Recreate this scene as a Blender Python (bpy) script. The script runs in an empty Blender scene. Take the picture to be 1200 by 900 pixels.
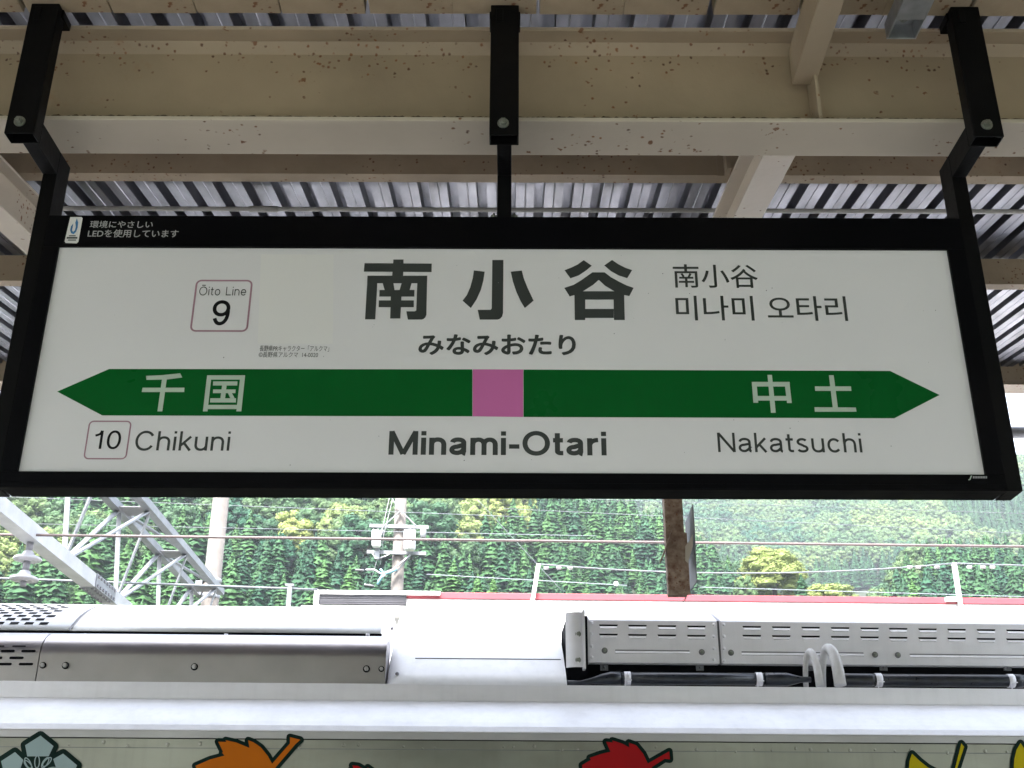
import bpy, math, random
from mathutils import Vector, Matrix
random.seed(7)
R = math.radians
SC = bpy.context.scene
COL = SC.collection

# ------------------------------------------------------------------ camera
EYE = 1.65
FPX = 1360.0            # focal length in pixels of the 1200 px wide photograph
PITCH = R(23.6)
ROLL = R(0.2)
TRK = R(1.6)            # the track runs at this angle to the sign
cam_d = bpy.data.cameras.new('camera')
cam = bpy.data.objects.new('camera', cam_d)
COL.objects.link(cam)
cam_d.sensor_width = 36
cam_d.lens = 36 * FPX / 1200
cam_d.clip_start = 0.05
cam_d.clip_end = 6000
cam.matrix_world = Matrix.Translation((0, 0, EYE)) @ Matrix.Rotation(R(90) + PITCH, 4, 'X') @ Matrix.Rotation(ROLL, 4, 'Z')
SC.camera = cam

# ------------------------------------------------------------------ world, sun, exposure
SUN_EL, SUN_ROT = R(58), R(205)
w = bpy.data.worlds.new('World'); SC.world = w; w.use_nodes = True
nt = w.node_tree; nt.nodes.clear()
sky = nt.nodes.new('ShaderNodeTexSky'); sky.sky_type = 'NISHITA'; sky.sun_disc = False
sky.sun_elevation = SUN_EL; sky.sun_rotation = SUN_ROT
sky.dust_density = 4; sky.air_density = 1.2
hs = nt.nodes.new('ShaderNodeHueSaturation'); hs.inputs['Saturation'].default_value = 0.5
bg = nt.nodes.new('ShaderNodeBackground'); bg.inputs['Strength'].default_value = 0.14
wo = nt.nodes.new('ShaderNodeOutputWorld')
nt.links.new(sky.outputs[0], hs.inputs['Color']); nt.links.new(hs.outputs[0], bg.inputs['Color'])
nt.links.new(bg.outputs[0], wo.inputs[0])
sd = bpy.data.lights.new('sun', 'SUN'); sd.energy = 2.0; sd.angle = R(12); sd.color = (1, 0.97, 0.92)
so = bpy.data.objects.new('sun', sd); COL.objects.link(so)
# direction towards the sun: behind the camera, a little to the left
az = R(205)
sdir = Vector((math.sin(az) * math.cos(SUN_EL), math.cos(az) * math.cos(SUN_EL), math.sin(SUN_EL)))
so.rotation_euler = sdir.to_track_quat('Z', 'Y').to_euler()
so.location = (0, -5, 20)
SC.view_settings.view_transform = 'Standard'
SC.view_settings.look = 'None'
SC.view_settings.gamma = 1
SC.view_settings.exposure = 2.95
SC.render.engine = 'CYCLES'
SC.cycles.use_denoising = True
SC.cycles.max_bounces = 8
SC.cycles.diffuse_bounces = 5
SC.cycles.volume_bounces = 0
SC.cycles.sample_clamp_indirect = 6

# ------------------------------------------------------------------ photograph geometry helpers
CP, SP_ = math.cos(PITCH), math.sin(PITCH)
def ray(u, v):
    a, b = u - 600, 450 - v
    c, s = math.cos(ROLL), math.sin(ROLL)
    x, y = a * c - b * s, a * s + b * c
    return Vector((x, FPX * CP - y * SP_, FPX * SP_ + y * CP))
def P(u, v, Y):
    d = ray(u, v); k = Y / d.y
    return Vector((d.x * k, Y, d.z * k + EYE))
RT = Matrix.Rotation(-TRK, 3, 'Z')
def PT(u, v, Y):                       # the same in the frame of the track
    d = RT @ ray(u, v); k = Y / d.y
    return Vector((d.x * k, Y, d.z * k + EYE))
def zz(v, Y, u=600): return PT(u, v, Y).z
def xx(u, v, Y): return PT(u, v, Y).x

# ------------------------------------------------------------------ mesh builder
class MB:
    def __init__(s): s.v = []; s.f = []; s.m = []; s.sm = []
    def add(s, vs, fs, mi=0, smooth=False):
        b = len(s.v); s.v += [tuple(x) for x in vs]
        for f in fs: s.f.append([b + i for i in f]); s.m.append(mi); s.sm.append(smooth)
        return s
    def box(s, x0, x1, y0, y1, z0, z1, mi=0, M=None):
        vs = [Vector(p) for p in ((x0,y0,z0),(x1,y0,z0),(x1,y1,z0),(x0,y1,z0),(x0,y0,z1),(x1,y0,z1),(x1,y1,z1),(x0,y1,z1))]
        if M: vs = [M @ p for p in vs]
        return s.add(vs, [(3,2,1,0),(4,5,6,7),(0,1,5,4),(1,2,6,5),(2,3,7,6),(3,0,4,7)], mi)
    def bar(s, a, b, w, h, mi=0, up=(0,0,1)):          # box from a to b with width w and height h
        a, b = Vector(a), Vector(b); d = (b - a); L = d.length; d.normalize()
        up = Vector(up)
        if abs(d.dot(up)) > .99: up = Vector((0,1,0))
        x = d.cross(up).normalized(); z = x.cross(d)
        M = Matrix((x, d, z)).transposed().to_4x4(); M.translation = a
        return s.box(-w/2, w/2, 0, L, -h/2, h/2, mi, M)
    def tube(s, pts, r, n=10, mi=0, caps=True):
        pts = [Vector(p) for p in pts]; rs = r if isinstance(r, (list, tuple)) else [r] * len(pts)
        vs = []; prev = None
        for i, p in enumerate(pts):
            d = (pts[min(i+1, len(pts)-1)] - pts[max(i-1, 0)]).normalized()
            if prev is None:
                a = d.cross(Vector((0,0,1)))
                if a.length < .05: a = d.cross(Vector((0,1,0)))
                a.normalize()
            else:
                a = (prev - d * prev.dot(d)).normalized()
            prev = a; b = d.cross(a)
            for k in range(n):
                t = 2*math.pi*k/n
                vs.append(p + (a*math.cos(t) + b*math.sin(t)) * rs[i])
        fs = [(i*n+k, i*n+(k+1)%n, (i+1)*n+(k+1)%n, (i+1)*n+k) for i in range(len(pts)-1) for k in range(n)]
        s.add(vs, fs, mi, True)
        if caps:
            b = len(s.v) - len(vs)
            s.f.append([b+k for k in range(n)][::-1]); s.m.append(mi); s.sm.append(False)
            s.f.append([b+(len(pts)-1)*n+k for k in range(n)]); s.m.append(mi); s.sm.append(False)
        return s
    def prism(s, prof, x0, x1, mi=0, smooth=False, closed=True, caps=True):  # (y,z) profile along x
        n = len(prof)
        vs = [(x0, p[0], p[1]) for p in prof] + [(x1, p[0], p[1]) for p in prof]
        s.add(vs, [(i, (i+1) % n, n+(i+1) % n, n+i) for i in range(n if closed else n-1)], mi, smooth)
        if closed and caps:
            b = len(s.v) - 2*n
            s.f.append([b+i for i in range(n)][::-1]); s.m.append(mi); s.sm.append(False)
            s.f.append([b+n+i for i in range(n)]); s.m.append(mi); s.sm.append(False)
        return s
    def bolt(s, c, r, h, axis='y', mi=0):               # washer, hexagon head, domed end, facing -axis
        c = Vector(c)
        for (rr, h0, h1, n) in ((r*1.5, 0, h*.25, 14), (r, h*.25, h, 6), (r*.55, h, h*1.25, 10)):
            vs = []
            for hh in (h0, h1):
                for k in range(n):
                    t = 2*math.pi*k/n
                    vs.append((c.x + rr*math.cos(t), c.y - hh, c.z + rr*math.sin(t)))
            s.add(vs, [(k, (k+1)%n, n+(k+1)%n, n+k) for k in range(n)] + [tuple(range(n, 2*n))], (1 if n == 14 else 0) if mi == 'w' else mi)
        return s
    def dome(s, c, r, h, mi=0, n=10):
        c = Vector(c); vs = []; rings = 3
        for j in range(rings):
            a = j/rings*math.pi/2
            for k in range(n):
                t = 2*math.pi*k/n
                vs.append((c.x + r*math.cos(a)*math.cos(t), c.y - h*math.sin(a), c.z + r*math.cos(a)*math.sin(t)))
        vs.append((c.x, c.y-h, c.z))
        fs = [(j*n+k, j*n+(k+1)%n, (j+1)*n+(k+1)%n, (j+1)*n+k) for j in range(rings-1) for k in range(n)]
        fs += [((rings-1)*n+k, (rings-1)*n+(k+1)%n, rings*n) for k in range(n)]
        return s.add(vs, fs, mi, True)
    def mesh(s, name):
        me = bpy.data.meshes.new(name); me.from_pydata(s.v, [], s.f)
        me.polygons.foreach_set('material_index', s.m); me.polygons.foreach_set('use_smooth', s.sm)
        me.update(); return me
    def build(s, name, mats, parent=None, bevel=0, loc=None):
        me = s.mesh(name)
        for m in (mats if isinstance(mats, (list, tuple)) else [mats]): me.materials.append(m)
        return place(name, me, parent, bevel, loc)
def place(name, me, parent=None, bevel=0, loc=None):
    o = bpy.data.objects.new(name, me); COL.objects.link(o)
    if loc is not None: o.location = loc
    if parent: o.parent = parent
    if bevel:
        b = o.modifiers.new('bevel', 'BEVEL'); b.width = bevel; b.segments = 2; b.limit_method = 'ANGLE'; b.angle_limit = R(50)
    return o
def tag(o, label=None, cat=None, group=None, kind=None):
    if label: o['label'] = label
    if cat: o['category'] = cat
    if group: o['group'] = group
    if kind: o['kind'] = kind
    return o
def empty(name, label, cat, loc=(0,0,0), rz=0, group=None):
    o = bpy.data.objects.new(name, None); COL.objects.link(o); o.location = loc; o.rotation_euler = (0,0,rz)
    o.empty_display_size = .1
    return tag(o, label, cat, group)

# ------------------------------------------------------------------ materials
def mat(name, col, rough=.6, metal=0.0, var=.12, vscale=3.0, bump=0.0, bscale=40.0, rust=0.0, streak=0.0, dirt=0.0, col2=None, spec=.5, trans=0.0, stretch=(1,1,1), rband=None, coat=0):
    m = bpy.data.materials.new(name); m.use_nodes = True
    n = m.node_tree.nodes; L = m.node_tree.links; b = n['Principled BSDF']
    b.inputs['Roughness'].default_value = rough; b.inputs['Metallic'].default_value = metal
    b.inputs['Specular IOR Level'].default_value = spec
    if coat: b.inputs['Coat Weight'].default_value = coat; b.inputs['Coat Roughness'].default_value = .08
    tc = n.new('ShaderNodeTexCoord'); mp = n.new('ShaderNodeMapping'); mp.inputs['Scale'].default_value = stretch
    L.new(tc.outputs['Object'], mp.inputs[0])
    def noise(sc, det=4, ro=.55, src=None):
        t = n.new('ShaderNodeTexNoise'); t.inputs['Scale'].default_value = sc; t.inputs['Detail'].default_value = det
        t.inputs['Roughness'].default_value = ro; L.new((src or mp).outputs[0], t.inputs['Vector']); return t
    def ramp(src, a, bb, ca=(0,0,0,1), cb=(1,1,1,1)):
        r = n.new('ShaderNodeValToRGB'); r.color_ramp.elements[0].position = a; r.color_ramp.elements[1].position = bb
        r.color_ramp.elements[0].color = ca; r.color_ramp.elements[1].color = cb; L.new(src, r.inputs[0]); return r
    def mix(f, a, bb, mode='MIX'):
        x = n.new('ShaderNodeMix'); x.data_type = 'RGBA'; x.blend_type = mode
        if isinstance(f, float): x.inputs[0].default_value = f
        else: L.new(f, x.inputs[0])
        for idx, q in ((6, a), (7, bb)):
            if isinstance(q, tuple): x.inputs[idx].default_value = (*q, 1)
            else: L.new(q, x.inputs[idx])
        return x.outputs[2]
    c2 = col2 or tuple(max(0, c*(1-var*2)) for c in col)
    nz = noise(vscale)
    rr = ramp(nz.outputs[0], .3, .7)
    out = mix(rr.outputs[0], c2, col)
    if streak:
        mp2 = n.new('ShaderNodeMapping'); mp2.inputs['Scale'].default_value = (14, 14, .8); L.new(tc.outputs['Object'], mp2.inputs[0])
        t = noise(1.6, 4, .6, mp2); s = ramp(t.outputs[0], .48, .75, (0,0,0,1), (streak,)*3 + (1,))
        out = mix(s.outputs[0], out, tuple(c*.45 for c in col))
    if dirt:
        t = noise(1.7, 6, .7); s = ramp(t.outputs[0], .5, .8, (0,0,0,1), (dirt,)*3 + (1,))
        out = mix(s.outputs[0], out, (.16, .12, .08))
    if rust:
        vo = n.new('ShaderNodeTexVoronoi'); vo.inputs['Scale'].default_value = 62
        wv = noise(60, 3, .6); add = n.new('ShaderNodeMixRGB'); add.inputs[0].default_value = .010
        L.new(mp.outputs[0], add.inputs[1]); L.new(wv.outputs[1], add.inputs[2]); L.new(add.outputs[0], vo.inputs['Vector'])
        spot = ramp(vo.outputs['Distance'], .12, .30, (1,1,1,1), (0,0,0,1))
        # only some cells, gathered in patches
        pick = n.new('ShaderNodeSeparateColor'); L.new(vo.outputs['Color'], pick.inputs[0])
        pn = noise(4.5, 3, .6)
        ad = n.new('ShaderNodeMath'); ad.operation = 'ADD'; L.new(pick.outputs[0], ad.inputs[0])
        ml = n.new('ShaderNodeMath'); ml.operation = 'MULTIPLY_ADD'; L.new(pn.outputs[0], ml.inputs[0]); ml.inputs[1].default_value = 3.4; ml.inputs[2].default_value = -1.75
        L.new(ml.outputs[0], ad.inputs[1])
        src = ad.outputs[0]
        if rband:                                        # more rust near one height of the piece
            sx = n.new('ShaderNodeSeparateXYZ'); L.new(tc.outputs['Object'], sx.inputs[0])
            mr = n.new('ShaderNodeMapRange'); mr.inputs[1].default_value = rband[0]; mr.inputs[2].default_value = rband[1]
            mr.inputs[3].default_value = -.45; mr.inputs[4].default_value = .28; L.new(sx.outputs[2], mr.inputs[0])
            a2 = n.new('ShaderNodeMath'); L.new(src, a2.inputs[0]); L.new(mr.outputs[0], a2.inputs[1]); src = a2.outputs[0]
        gate = ramp(src, 1-rust*.55, 1-rust*.55+.03)
        mm = n.new('ShaderNodeMath'); mm.operation = 'MULTIPLY'; L.new(spot.outputs[0], mm.inputs[0]); L.new(gate.outputs[0], mm.inputs[1])
        rn = noise(25, 3); rc = ramp(rn.outputs[0], .35, .65, (.07,.026,.010,1), (.22,.085,.025,1))
        out = mix(mm.outputs[0], out, rc.outputs[0])
        vo2 = n.new('ShaderNodeTexVoronoi'); vo2.inputs['Scale'].default_value = 26
        wv2 = noise(45, 4, .7); ad2 = n.new('ShaderNodeMixRGB'); ad2.inputs[0].default_value = .03
        L.new(mp.outputs[0], ad2.inputs[1]); L.new(wv2.outputs[1], ad2.inputs[2]); L.new(ad2.outputs[0], vo2.inputs['Vector'])
        sp2 = ramp(vo2.outputs['Distance'], .13, .20, (1,1,1,1), (0,0,0,1)); pk2 = n.new('ShaderNodeSeparateColor'); L.new(vo2.outputs['Color'], pk2.inputs[0])
        a3 = n.new('ShaderNodeMath'); L.new(pk2.outputs[1], a3.inputs[0]); L.new(ml.outputs[0], a3.inputs[1])
        g2 = ramp(a3.outputs[0], 1.02-rust*.30, 1.05-rust*.30); m2 = n.new('ShaderNodeMath'); m2.operation = 'MULTIPLY'
        L.new(sp2.outputs[0], m2.inputs[0]); L.new(g2.outputs[0], m2.inputs[1])
        out = mix(m2.outputs[0], out, (.17,.075,.03))
        st = noise(9, 6, .7); sr = ramp(st.outputs[0], .60, .76, (0,0,0,1), (rust*.5,)*3 + (1,))
        out = mix(sr.outputs[0], out, (.27,.13,.055))
    L.new(out, b.inputs['Base Color'])
    rn2 = noise(vscale*2.3); mr = n.new('ShaderNodeMapRange'); mr.inputs[3].default_value = max(.03, rough-.1); mr.inputs[4].default_value = min(1, rough+.12)
    L.new(rn2.outputs[0], mr.inputs[0]); L.new(mr.outputs[0], b.inputs['Roughness'])
    if bump:
        bn = noise(bscale, 5); bp = n.new('ShaderNodeBump'); bp.inputs['Strength'].default_value = bump; bp.inputs['Distance'].default_value = .01
        L.new(bn.outputs[0], bp.inputs['Height']); L.new(bp.outputs[0], b.inputs['Normal'])
    if trans: b.inputs['Transmission Weight'].default_value = trans
    return m

CREAM = mat('cream_paint', (.37,.295,.21), .55, var=.12, bump=.15, rust=.34, dirt=.35)
CREAMW = mat('cream_paint_web', (.36,.28,.195), .55, var=.12, bump=.15, rust=.90, dirt=.3, rband=(EYE+1.78, EYE+1.84))
CREAMF = mat('cream_paint_lit', (.54,.475,.39), .5, var=.08, bump=.1, rust=.14, dirt=.12)  # paler copy of the same cream: light from below put into the colour
CREAMD = mat('cream_paint_old', (.42,.335,.235), .6, var=.16, bump=.2, rust=.5, dirt=.5)
BLACK = mat('black_paint', (.003,.003,.004), .5, var=.25, vscale=8, bump=.1, spec=.12, dirt=.03)
BLACKF = mat('black_frame', (.002,.002,.0035), .5, var=.2, vscale=6, spec=.07, dirt=.02)
BOLT = mat('bolt_steel', (.36,.38,.34), .4, .8, var=.2, vscale=60)
BOLTB = mat('bolt_bright', (.62,.61,.60), .35, .5, var=.2, vscale=60)
GALV = mat('galvanised_steel', (.52,.54,.56), .42, .75, var=.18, vscale=22, bump=.1)
GALVR = mat('galvanised_roof', (.29,.295,.34), .38, .8, var=.35, vscale=9, dirt=.18, stretch=(1,.25,1))
PIPEG = mat('grey_conduit', (.42,.42,.40), .5, 0, var=.1)
PANEL = mat('sign_acrylic', (.745,.735,.76), .16, var=.03, vscale=1.4, spec=.5)
STICKER = mat('clear_sticker', (.745,.735,.735), .2, var=.01)
INK = mat('dark_ink', (.050,.056,.054), .4, var=.1, spec=.2)
INKB = mat('black_ink', (.006,.006,.008), .4, var=.1, spec=.2)
GREEN = mat('green_film', (.002,.105,.018), .3, var=.06, vscale=2, spec=.12)
PURPLE = mat('purple_film', (.56,.15,.38), .3, var=.04, spec=.2)
MAUVE = mat('mauve_line', (.36,.20,.26), .4, var=.05)
WHITEP = mat('white_print', (.46,.56,.47), .4, var=.05)
GREYP = mat('grey_print', (.42,.42,.43), .4, var=.05)
BLUEP = mat('blue_print', (.05,.22,.5), .4, var=.2, vscale=60)
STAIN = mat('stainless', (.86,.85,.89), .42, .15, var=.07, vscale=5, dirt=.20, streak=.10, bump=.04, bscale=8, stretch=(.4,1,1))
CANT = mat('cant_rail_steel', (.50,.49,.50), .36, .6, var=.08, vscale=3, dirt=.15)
STAINW = mat('stainless_side', (.43,.43,.385), .3, .9, var=.22, vscale=1.6, bump=.12, bscale=5, dirt=.35, streak=.2, stretch=(.5,1,1))  # broad tone bands put uneven reflections into the colour, besides dirt and streaks
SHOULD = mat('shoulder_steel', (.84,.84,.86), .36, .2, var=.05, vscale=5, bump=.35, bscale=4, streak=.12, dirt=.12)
ROOFW = mat('white_roof', (.86,.86,.87), .4, 0, var=.04, vscale=4, dirt=.14, streak=.15, bump=.05, bscale=6)
COVER = mat('cover_metal', (.47,.45,.46), .32, .97, var=.06, vscale=5)
DARK = mat('dark_recess', (.004,.004,.006), .8, var=.1, spec=.1)
RUBBER = mat('black_pipe', (.022,.028,.040), .3, var=.3, dirt=.15, vscale=20)
HOSE = mat('white_hose', (.62,.61,.60), .5, var=.1, vscale=20)
RUSTY = mat('rusty_steel', (.37,.29,.225), .8, vscale=30, bump=.4, rust=1.5, dirt=.6, col2=(.13,.06,.035))
GREYPL = mat('grey_plate', (.20,.20,.22), .5, var=.2, bump=.1)
TRUSSL = mat('pale_galvanised', (.42,.43,.45), .5, .2, var=.1, vscale=5)
TRUSS = mat('galvanised_truss', (.25,.265,.29), .5, .3, var=.12, vscale=5, dirt=.12)
CONC = mat('pole_concrete', (.17,.155,.145), .85, var=.14, vscale=6, bump=.2, streak=.25)
PORC = mat('porcelain', (.40,.40,.43), .2, var=.08)
WIRE = mat('wire_grey', (.13,.10,.10), .6, var=.1)
WIREL = mat('wire_pale', (.16,.18,.20), .6, var=.1)
DIRT = mat('grime', (.10,.065,.035), .95, var=.3, vscale=30)
WHITEB = mat('white_wall', (.80,.80,.80), .6, var=.03)
REDB = mat('red_coping', (.36,.065,.085), .55, var=.08)
SLAT = mat('grey_slat', (.045,.045,.055), .6, var=.15)
ASPH = mat('platform_asphalt', (.15,.147,.142), .9, var=.2, bump=.3)
BALL = mat('ballast', (.22,.19,.165), .95, var=.3, vscale=18, bump=.6)
D_OUT = mat('dark_green_film', (.002,.016,.011), .6, spec=.12, var=.1)
D_OR = mat('orange_film', (.50,.13,.003), .6, spec=.12, var=.05)
D_RED = mat('red_film', (.36,.008,.010), .6, spec=.12, var=.05)
D_YEL = mat('yellow_film', (.46,.37,.002), .6, spec=.12, var=.05)
D_TEAL = mat('pale_teal_film', (.25,.34,.34), .35, var=.03)
BLUEC = mat('blue_cable', (.25,.50,.58), .5)

# ------------------------------------------------------------------ ground, platform, track
def terr(x, y):
    if y < -70: return (-y - 70) * .42 + 6*math.sin(x*.01)
    if y <= 0: return -1.9
    t = x / max(y, 1)
    def sm(a, b, q): q = min(1, max(0, (q-a)/(b-a))); return q*q*(3-2*q)
    m = 1.16 - .24*sm(-.1, .07, t) - .30*sm(.07, .29, t) + .22*sm(.29, .37, t)
    nb = 5*math.sin(x*.021+1)*math.sin(y*.017) + 3*math.sin(x*.05)*math.cos(y*.043+2)
    k = max(0, y-170)
    near = k*.5*m if y < 450 else (280*.5*m - (y-450)*.35)
    near += nb*min(1, k/60)
    far = (y-470)*.5*(1.11 + .03*math.sin(t*22+.4) + .075*sm(.3,.5,t) - .035*sm(.16,.24,t)*(1-sm(.27,.31,t)))
    if y > 1200: far = (1200-470)*.5*(1.11 + .03*math.sin(t*22+.4) + .075*sm(.3,.5,t) - .035*sm(.16,.24,t)*(1-sm(.27,.31,t))) - (y-1200)*.5
    far += 8*math.sin(x*.013+y*.006)*min(1, max(0, (y-470)/200))
    return max(-1.9, near, far)
GND = mat('forest_floor', (.030,.045,.020), .95, var=.3, vscale=.05)
def grid_coords(a, b, dense0, dense1, sd_, sp):
    c = []; q = a
    while q < b:
        c.append(q); q += sd_ if dense0 <= q <= dense1 else sp
    c.append(b); return c
xs = grid_coords(-1600, 1600, -300, 700, 18, 80); ys = grid_coords(-900, 1900, 120, 1300, 18, 60)
gm = MB(); gm.add([(x, y, terr(x, y)) for y in ys for x in xs],
    [(j*len(xs)+i, j*len(xs)+i+1, (j+1)*len(xs)+i+1, (j+1)*len(xs)+i) for j in range(len(ys)-1) for i in range(len(xs)-1)], 0, True)
tag(gm.build('hillside', GND), kind='structure')
pf = MB(); pf.box(-30, 30, -3.2, 5.15, -1.2, 0); pf.box(-30, 30, 5.15, 5.3, -.1, .0)
o = pf.build('platform', ASPH); o.rotation_euler = (0,0,TRK*.5); tag(o, kind='structure')
tb = MB(); tb.box(-60, 60, 5.5, 13.0, -1.89, -1.35)
o = tb.build('track_bed', BALL); o.rotation_euler = (0,0,TRK); tag(o, kind='structure')

# ------------------------------------------------------------------ platform canopy
canopy = empty('platform_canopy', 'cream painted steel platform canopy with galvanised corrugated roof above the sign', 'canopy', (0, 2.27, 0))
CO = Vector((0, 2.27, 0))
def cpart(mb, name, m, bevel=0, label=None):
    o = mb.build(name, m, canopy, bevel); o.location = -CO
    if label: o['label'] = label
    return o
zb = EYE + 1.62
yb0, yb1, yw = 2.20, 2.335, 2.268
XL, XR = -4.4, 4.4
cpart(MB().box(XL, XR, yb0, yb1, zb, zb+.011), 'beam_flange', CREAMF, .002)
cpart(MB().box(XL, XR, yb0, yb1, zb+.262, zb+.273), 'beam_flange', CREAM, .002)
b = MB(); b.box(XL, XR, yw-.004, yw+.004, zb+.011, zb+.262)
for (ya, yc, s) in ((yw-.004, yw-.026, 1), (yw+.004, yw+.026, 1)):
    for zc_, sg in ((zb+.262, -1), (zb+.011, 1)):
        b.add([(XL, ya, zc_), (XL, yc, zc_), (XL, ya, zc_+sg*.022), (XR, ya, zc_), (XR, yc, zc_), (XR, ya, zc_+sg*.022)],
              [(0,1,2), (3,5,4), (1,4,5,2)])
cpart(b, 'beam_web', CREAMW)
b = MB(); rd = random.Random(9); x = XL; vs = []; nn_ = 0
while x < XR:                                          # dirt gathered along the edge of the lower flange
    hgt = max(0, rd.gauss(.0012, .0016)); vs += [(x, yb0+.0008, zb+.0108), (x, yb0+.0012, zb+.0112+hgt)]; x += .006; nn_ += 1
b.add(vs, [(2*k, 2*k+2, 2*k+3, 2*k+1) for k in range(nn_-1)])
o = b.build('dirt_line', DIRT, canopy); o.location = -CO; o['kind'] = 'stuff'
# rafters beyond the beam (rising) and on this side
SL = .16
rx = (-3.78, -1.575, .717, 2.95)
def zraf(y): return EYE + 1.397 + SL*y
for i, x in enumerate(rx):
    b = MB(); y0, y1 = yb1-.02, 5.72
    def slab(xa, xb, dz0, dz1):
        b.add([(xa,y0,zraf(y0)+dz0),(xb,y0,zraf(y0)+dz0),(xb,y1,zraf(y1)+dz0),(xa,y1,zraf(y1)+dz0),
               (xa,y0,zraf(y0)+dz1),(xb,y0,zraf(y0)+dz1),(xb,y1,zraf(y1)+dz1),(xa,y1,zraf(y1)+dz1)],
              [(3,2,1,0),(4,5,6,7),(0,1,5,4),(1,2,6,5),(2,3,7,6),(3,0,4,7)])
    slab(x-.044, x+.044, 0, .009); slab(x-.003, x+.003, .009, .141); slab(x-.044, x+.044, .141, .15)
    # fillet rolls between web and flange
    for sx in (-1, 1):
        for y_, in ((y0,),): pass
        b.add([(x+sx*.003,y0,zraf(y0)+.009),(x+sx*.018,y0,zraf(y0)+.009),(x+sx*.003,y0,zraf(y0)+.024),
               (x+sx*.003,y1,zraf(y1)+.009),(x+sx*.018,y1,zraf(y1)+.009),(x+sx*.003,y1,zraf(y1)+.024)], [(0,1,2),(3,5,4),(1,4,5,2)])
    cpart(b, 'rafter', CREAMF, .0015)
    # front rafter
    b = MB(); y0, y1 = -2.3, yw-.03
    def zf(y): return EYE + 1.757 + .058*(2.2-y)
    def slab2(xa, xb, dz0, dz1):
        b.add([(xa,y0,zf(y0)+dz0),(xb,y0,zf(y0)+dz0),(xb,y1,zf(y1)+dz0),(xa,y1,zf(y1)+dz0),
               (xa,y0,zf(y0)+dz1),(xb,y0,zf(y0)+dz1),(xb,y1,zf(y1)+dz1),(xa,y1,zf(y1)+dz1)],
              [(3,2,1,0),(4,5,6,7),(0,1,5,4),(1,2,6,5),(2,3,7,6),(3,0,4,7)])
    slab2(x-.055, x+.0, 0, .007); slab2(x-.055, x-.049, .007, .093); slab2(x-.055, x+.0, .093, .1)
    cpart(b, 'rafter', CREAM, .0015)
    b = MB(); b.box(x-.012, x-.004, yb0+.002, yw-.0045, zb+.0115, zb+.2615)
    cpart(b, 'stiffener', CREAM, .001)
    # purlin cleats
    for yp in (3.02, 4.01):
        b = MB(); zc_ = zraf(yp)+.15
        b.box(x-.065, x-.05, yp-.045, yp-.003, zc_-.01, zc_+.06); b.box(x-.085, x-.05, yp-.003, yp+.0, zc_-.01, zc_+.06)
        cpart(b, 'cleat', CREAM)
def zpur(y): return EYE + 1.552 + SL*y
for y, hgt in ((3.045, .115), (4.035, .115)):
    b = MB(); z0 = zpur(y) + .002
    b.box(XL, XR, y, y+.004, z0+.004, z0+hgt); b.box(XL, XR, y, y+.045, z0, z0+.004); b.box(XL, XR, y+.0412, y+.045, z0+.0045, z0+.018)
    b.box(XL, XR, y+.0045, y+.045, z0+hgt-.004, z0+hgt)
    cpart(b, 'purlin', CREAMD)
b = MB(); z0 = EYE+2.462; b.box(XL, XR, 5.64, 5.66, z0+.006, z0+.28); b.box(XL, XR, 5.62, 5.74, z0, z0+.006)
b.box(XL, XR, 5.631, 5.6398, z0+.225, z0+.28)
cpart(b, 'eave_beam', CREAM, .001)
# corrugated roof sheets (ribs every 0.1 m)
def zroof(y): return EYE + 1.672 + SL*y
def sheet_mesh(w_, y0, y1, zfun, name):
    prof = []; k = 0
    n = int(round(w_/.1))
    for i in range(n):
        a = i*.1
        prof += [(a, 0), (a+.029, 0), (a+.0315, -.0025), (a+.034, 0), (a+.062, 0), (a+.063, .055), (a+.097, .055), (a+.098, 0)]
    prof.append((n*.1, 0))
    vs = []; seg = 8
    for j in range(seg+1):
        y = y0 + (y1-y0)*j/seg
        vs += [(p[0], y, zfun(y)+p[1]) for p in prof]
    m_ = len(prof)
    mb = MB(); mb.add(vs, [(j*m_+i, (j+1)*m_+i, (j+1)*m_+i+1, j*m_+i+1) for j in range(seg) for i in range(m_-1)])
    # upper skin for thickness
    vs2 = [(v[0], v[1], v[2]+.0012) for v in vs]
    mb.add(vs2, [(j*m_+i, j*m_+i+1, (j+1)*m_+i+1, (j+1)*m_+i) for j in range(seg) for i in range(m_-1)])
    me = mb.mesh(name); me.materials.append(GALVR); return me
sm1 = sheet_mesh(.6, 2.2, 5.85, zroof, 'roof_sheet')
def zroof2(y): return EYE + 1.99 + .058*(2.2-y)
sm2 = sheet_mesh(.6, -2.5, 2.18, zroof2, 'roof_sheet')  # near wing; its unseen length overhead is shaped for sky light on the sign
for i in range(15):
    for me in (sm1, sm2):
        o = place('roof_sheet', me, canopy)
        o.location = Vector((-4.5+.6*i+.013, 0, (i % 2)*.0016)) - CO
# soffit boards under the valley (each 0.2 m)
b = MB(); b.box(0, .196, 1.45, 2.152, EYE+1.888, EYE+1.90); b.box(0, .196, 2.149, 2.155, EYE+1.9005, EYE+1.95)
sof = b.mesh('soffit_panel'); sof.materials.append(CREAMD)
x = -4.4
while x < 4.3:
    o = place('soffit_panel', sof, canopy, .002); o.location = Vector((x+.03, 0, random.uniform(-.0012, .0012))) - CO; o.rotation_euler = (0, 0, random.uniform(-.004,.004)); x += .2015
# conduit under the roof
b = MB(); b.tube([(XL, 3.47, EYE+1.65+SL*3.47-.026), (XR, 3.47, EYE+1.65+SL*3.47-.026)], .0085, 10)
cpart(b, 'conduit', PIPEG)
b = MB(); cpart(b.tube([(-.918, 3.47, EYE+1.65+SL*3.47-.026), (-.82, 3.47, EYE+1.65+SL*3.47-.026)], .0115, 10), 'conduit_joint', PIPEG)
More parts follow.
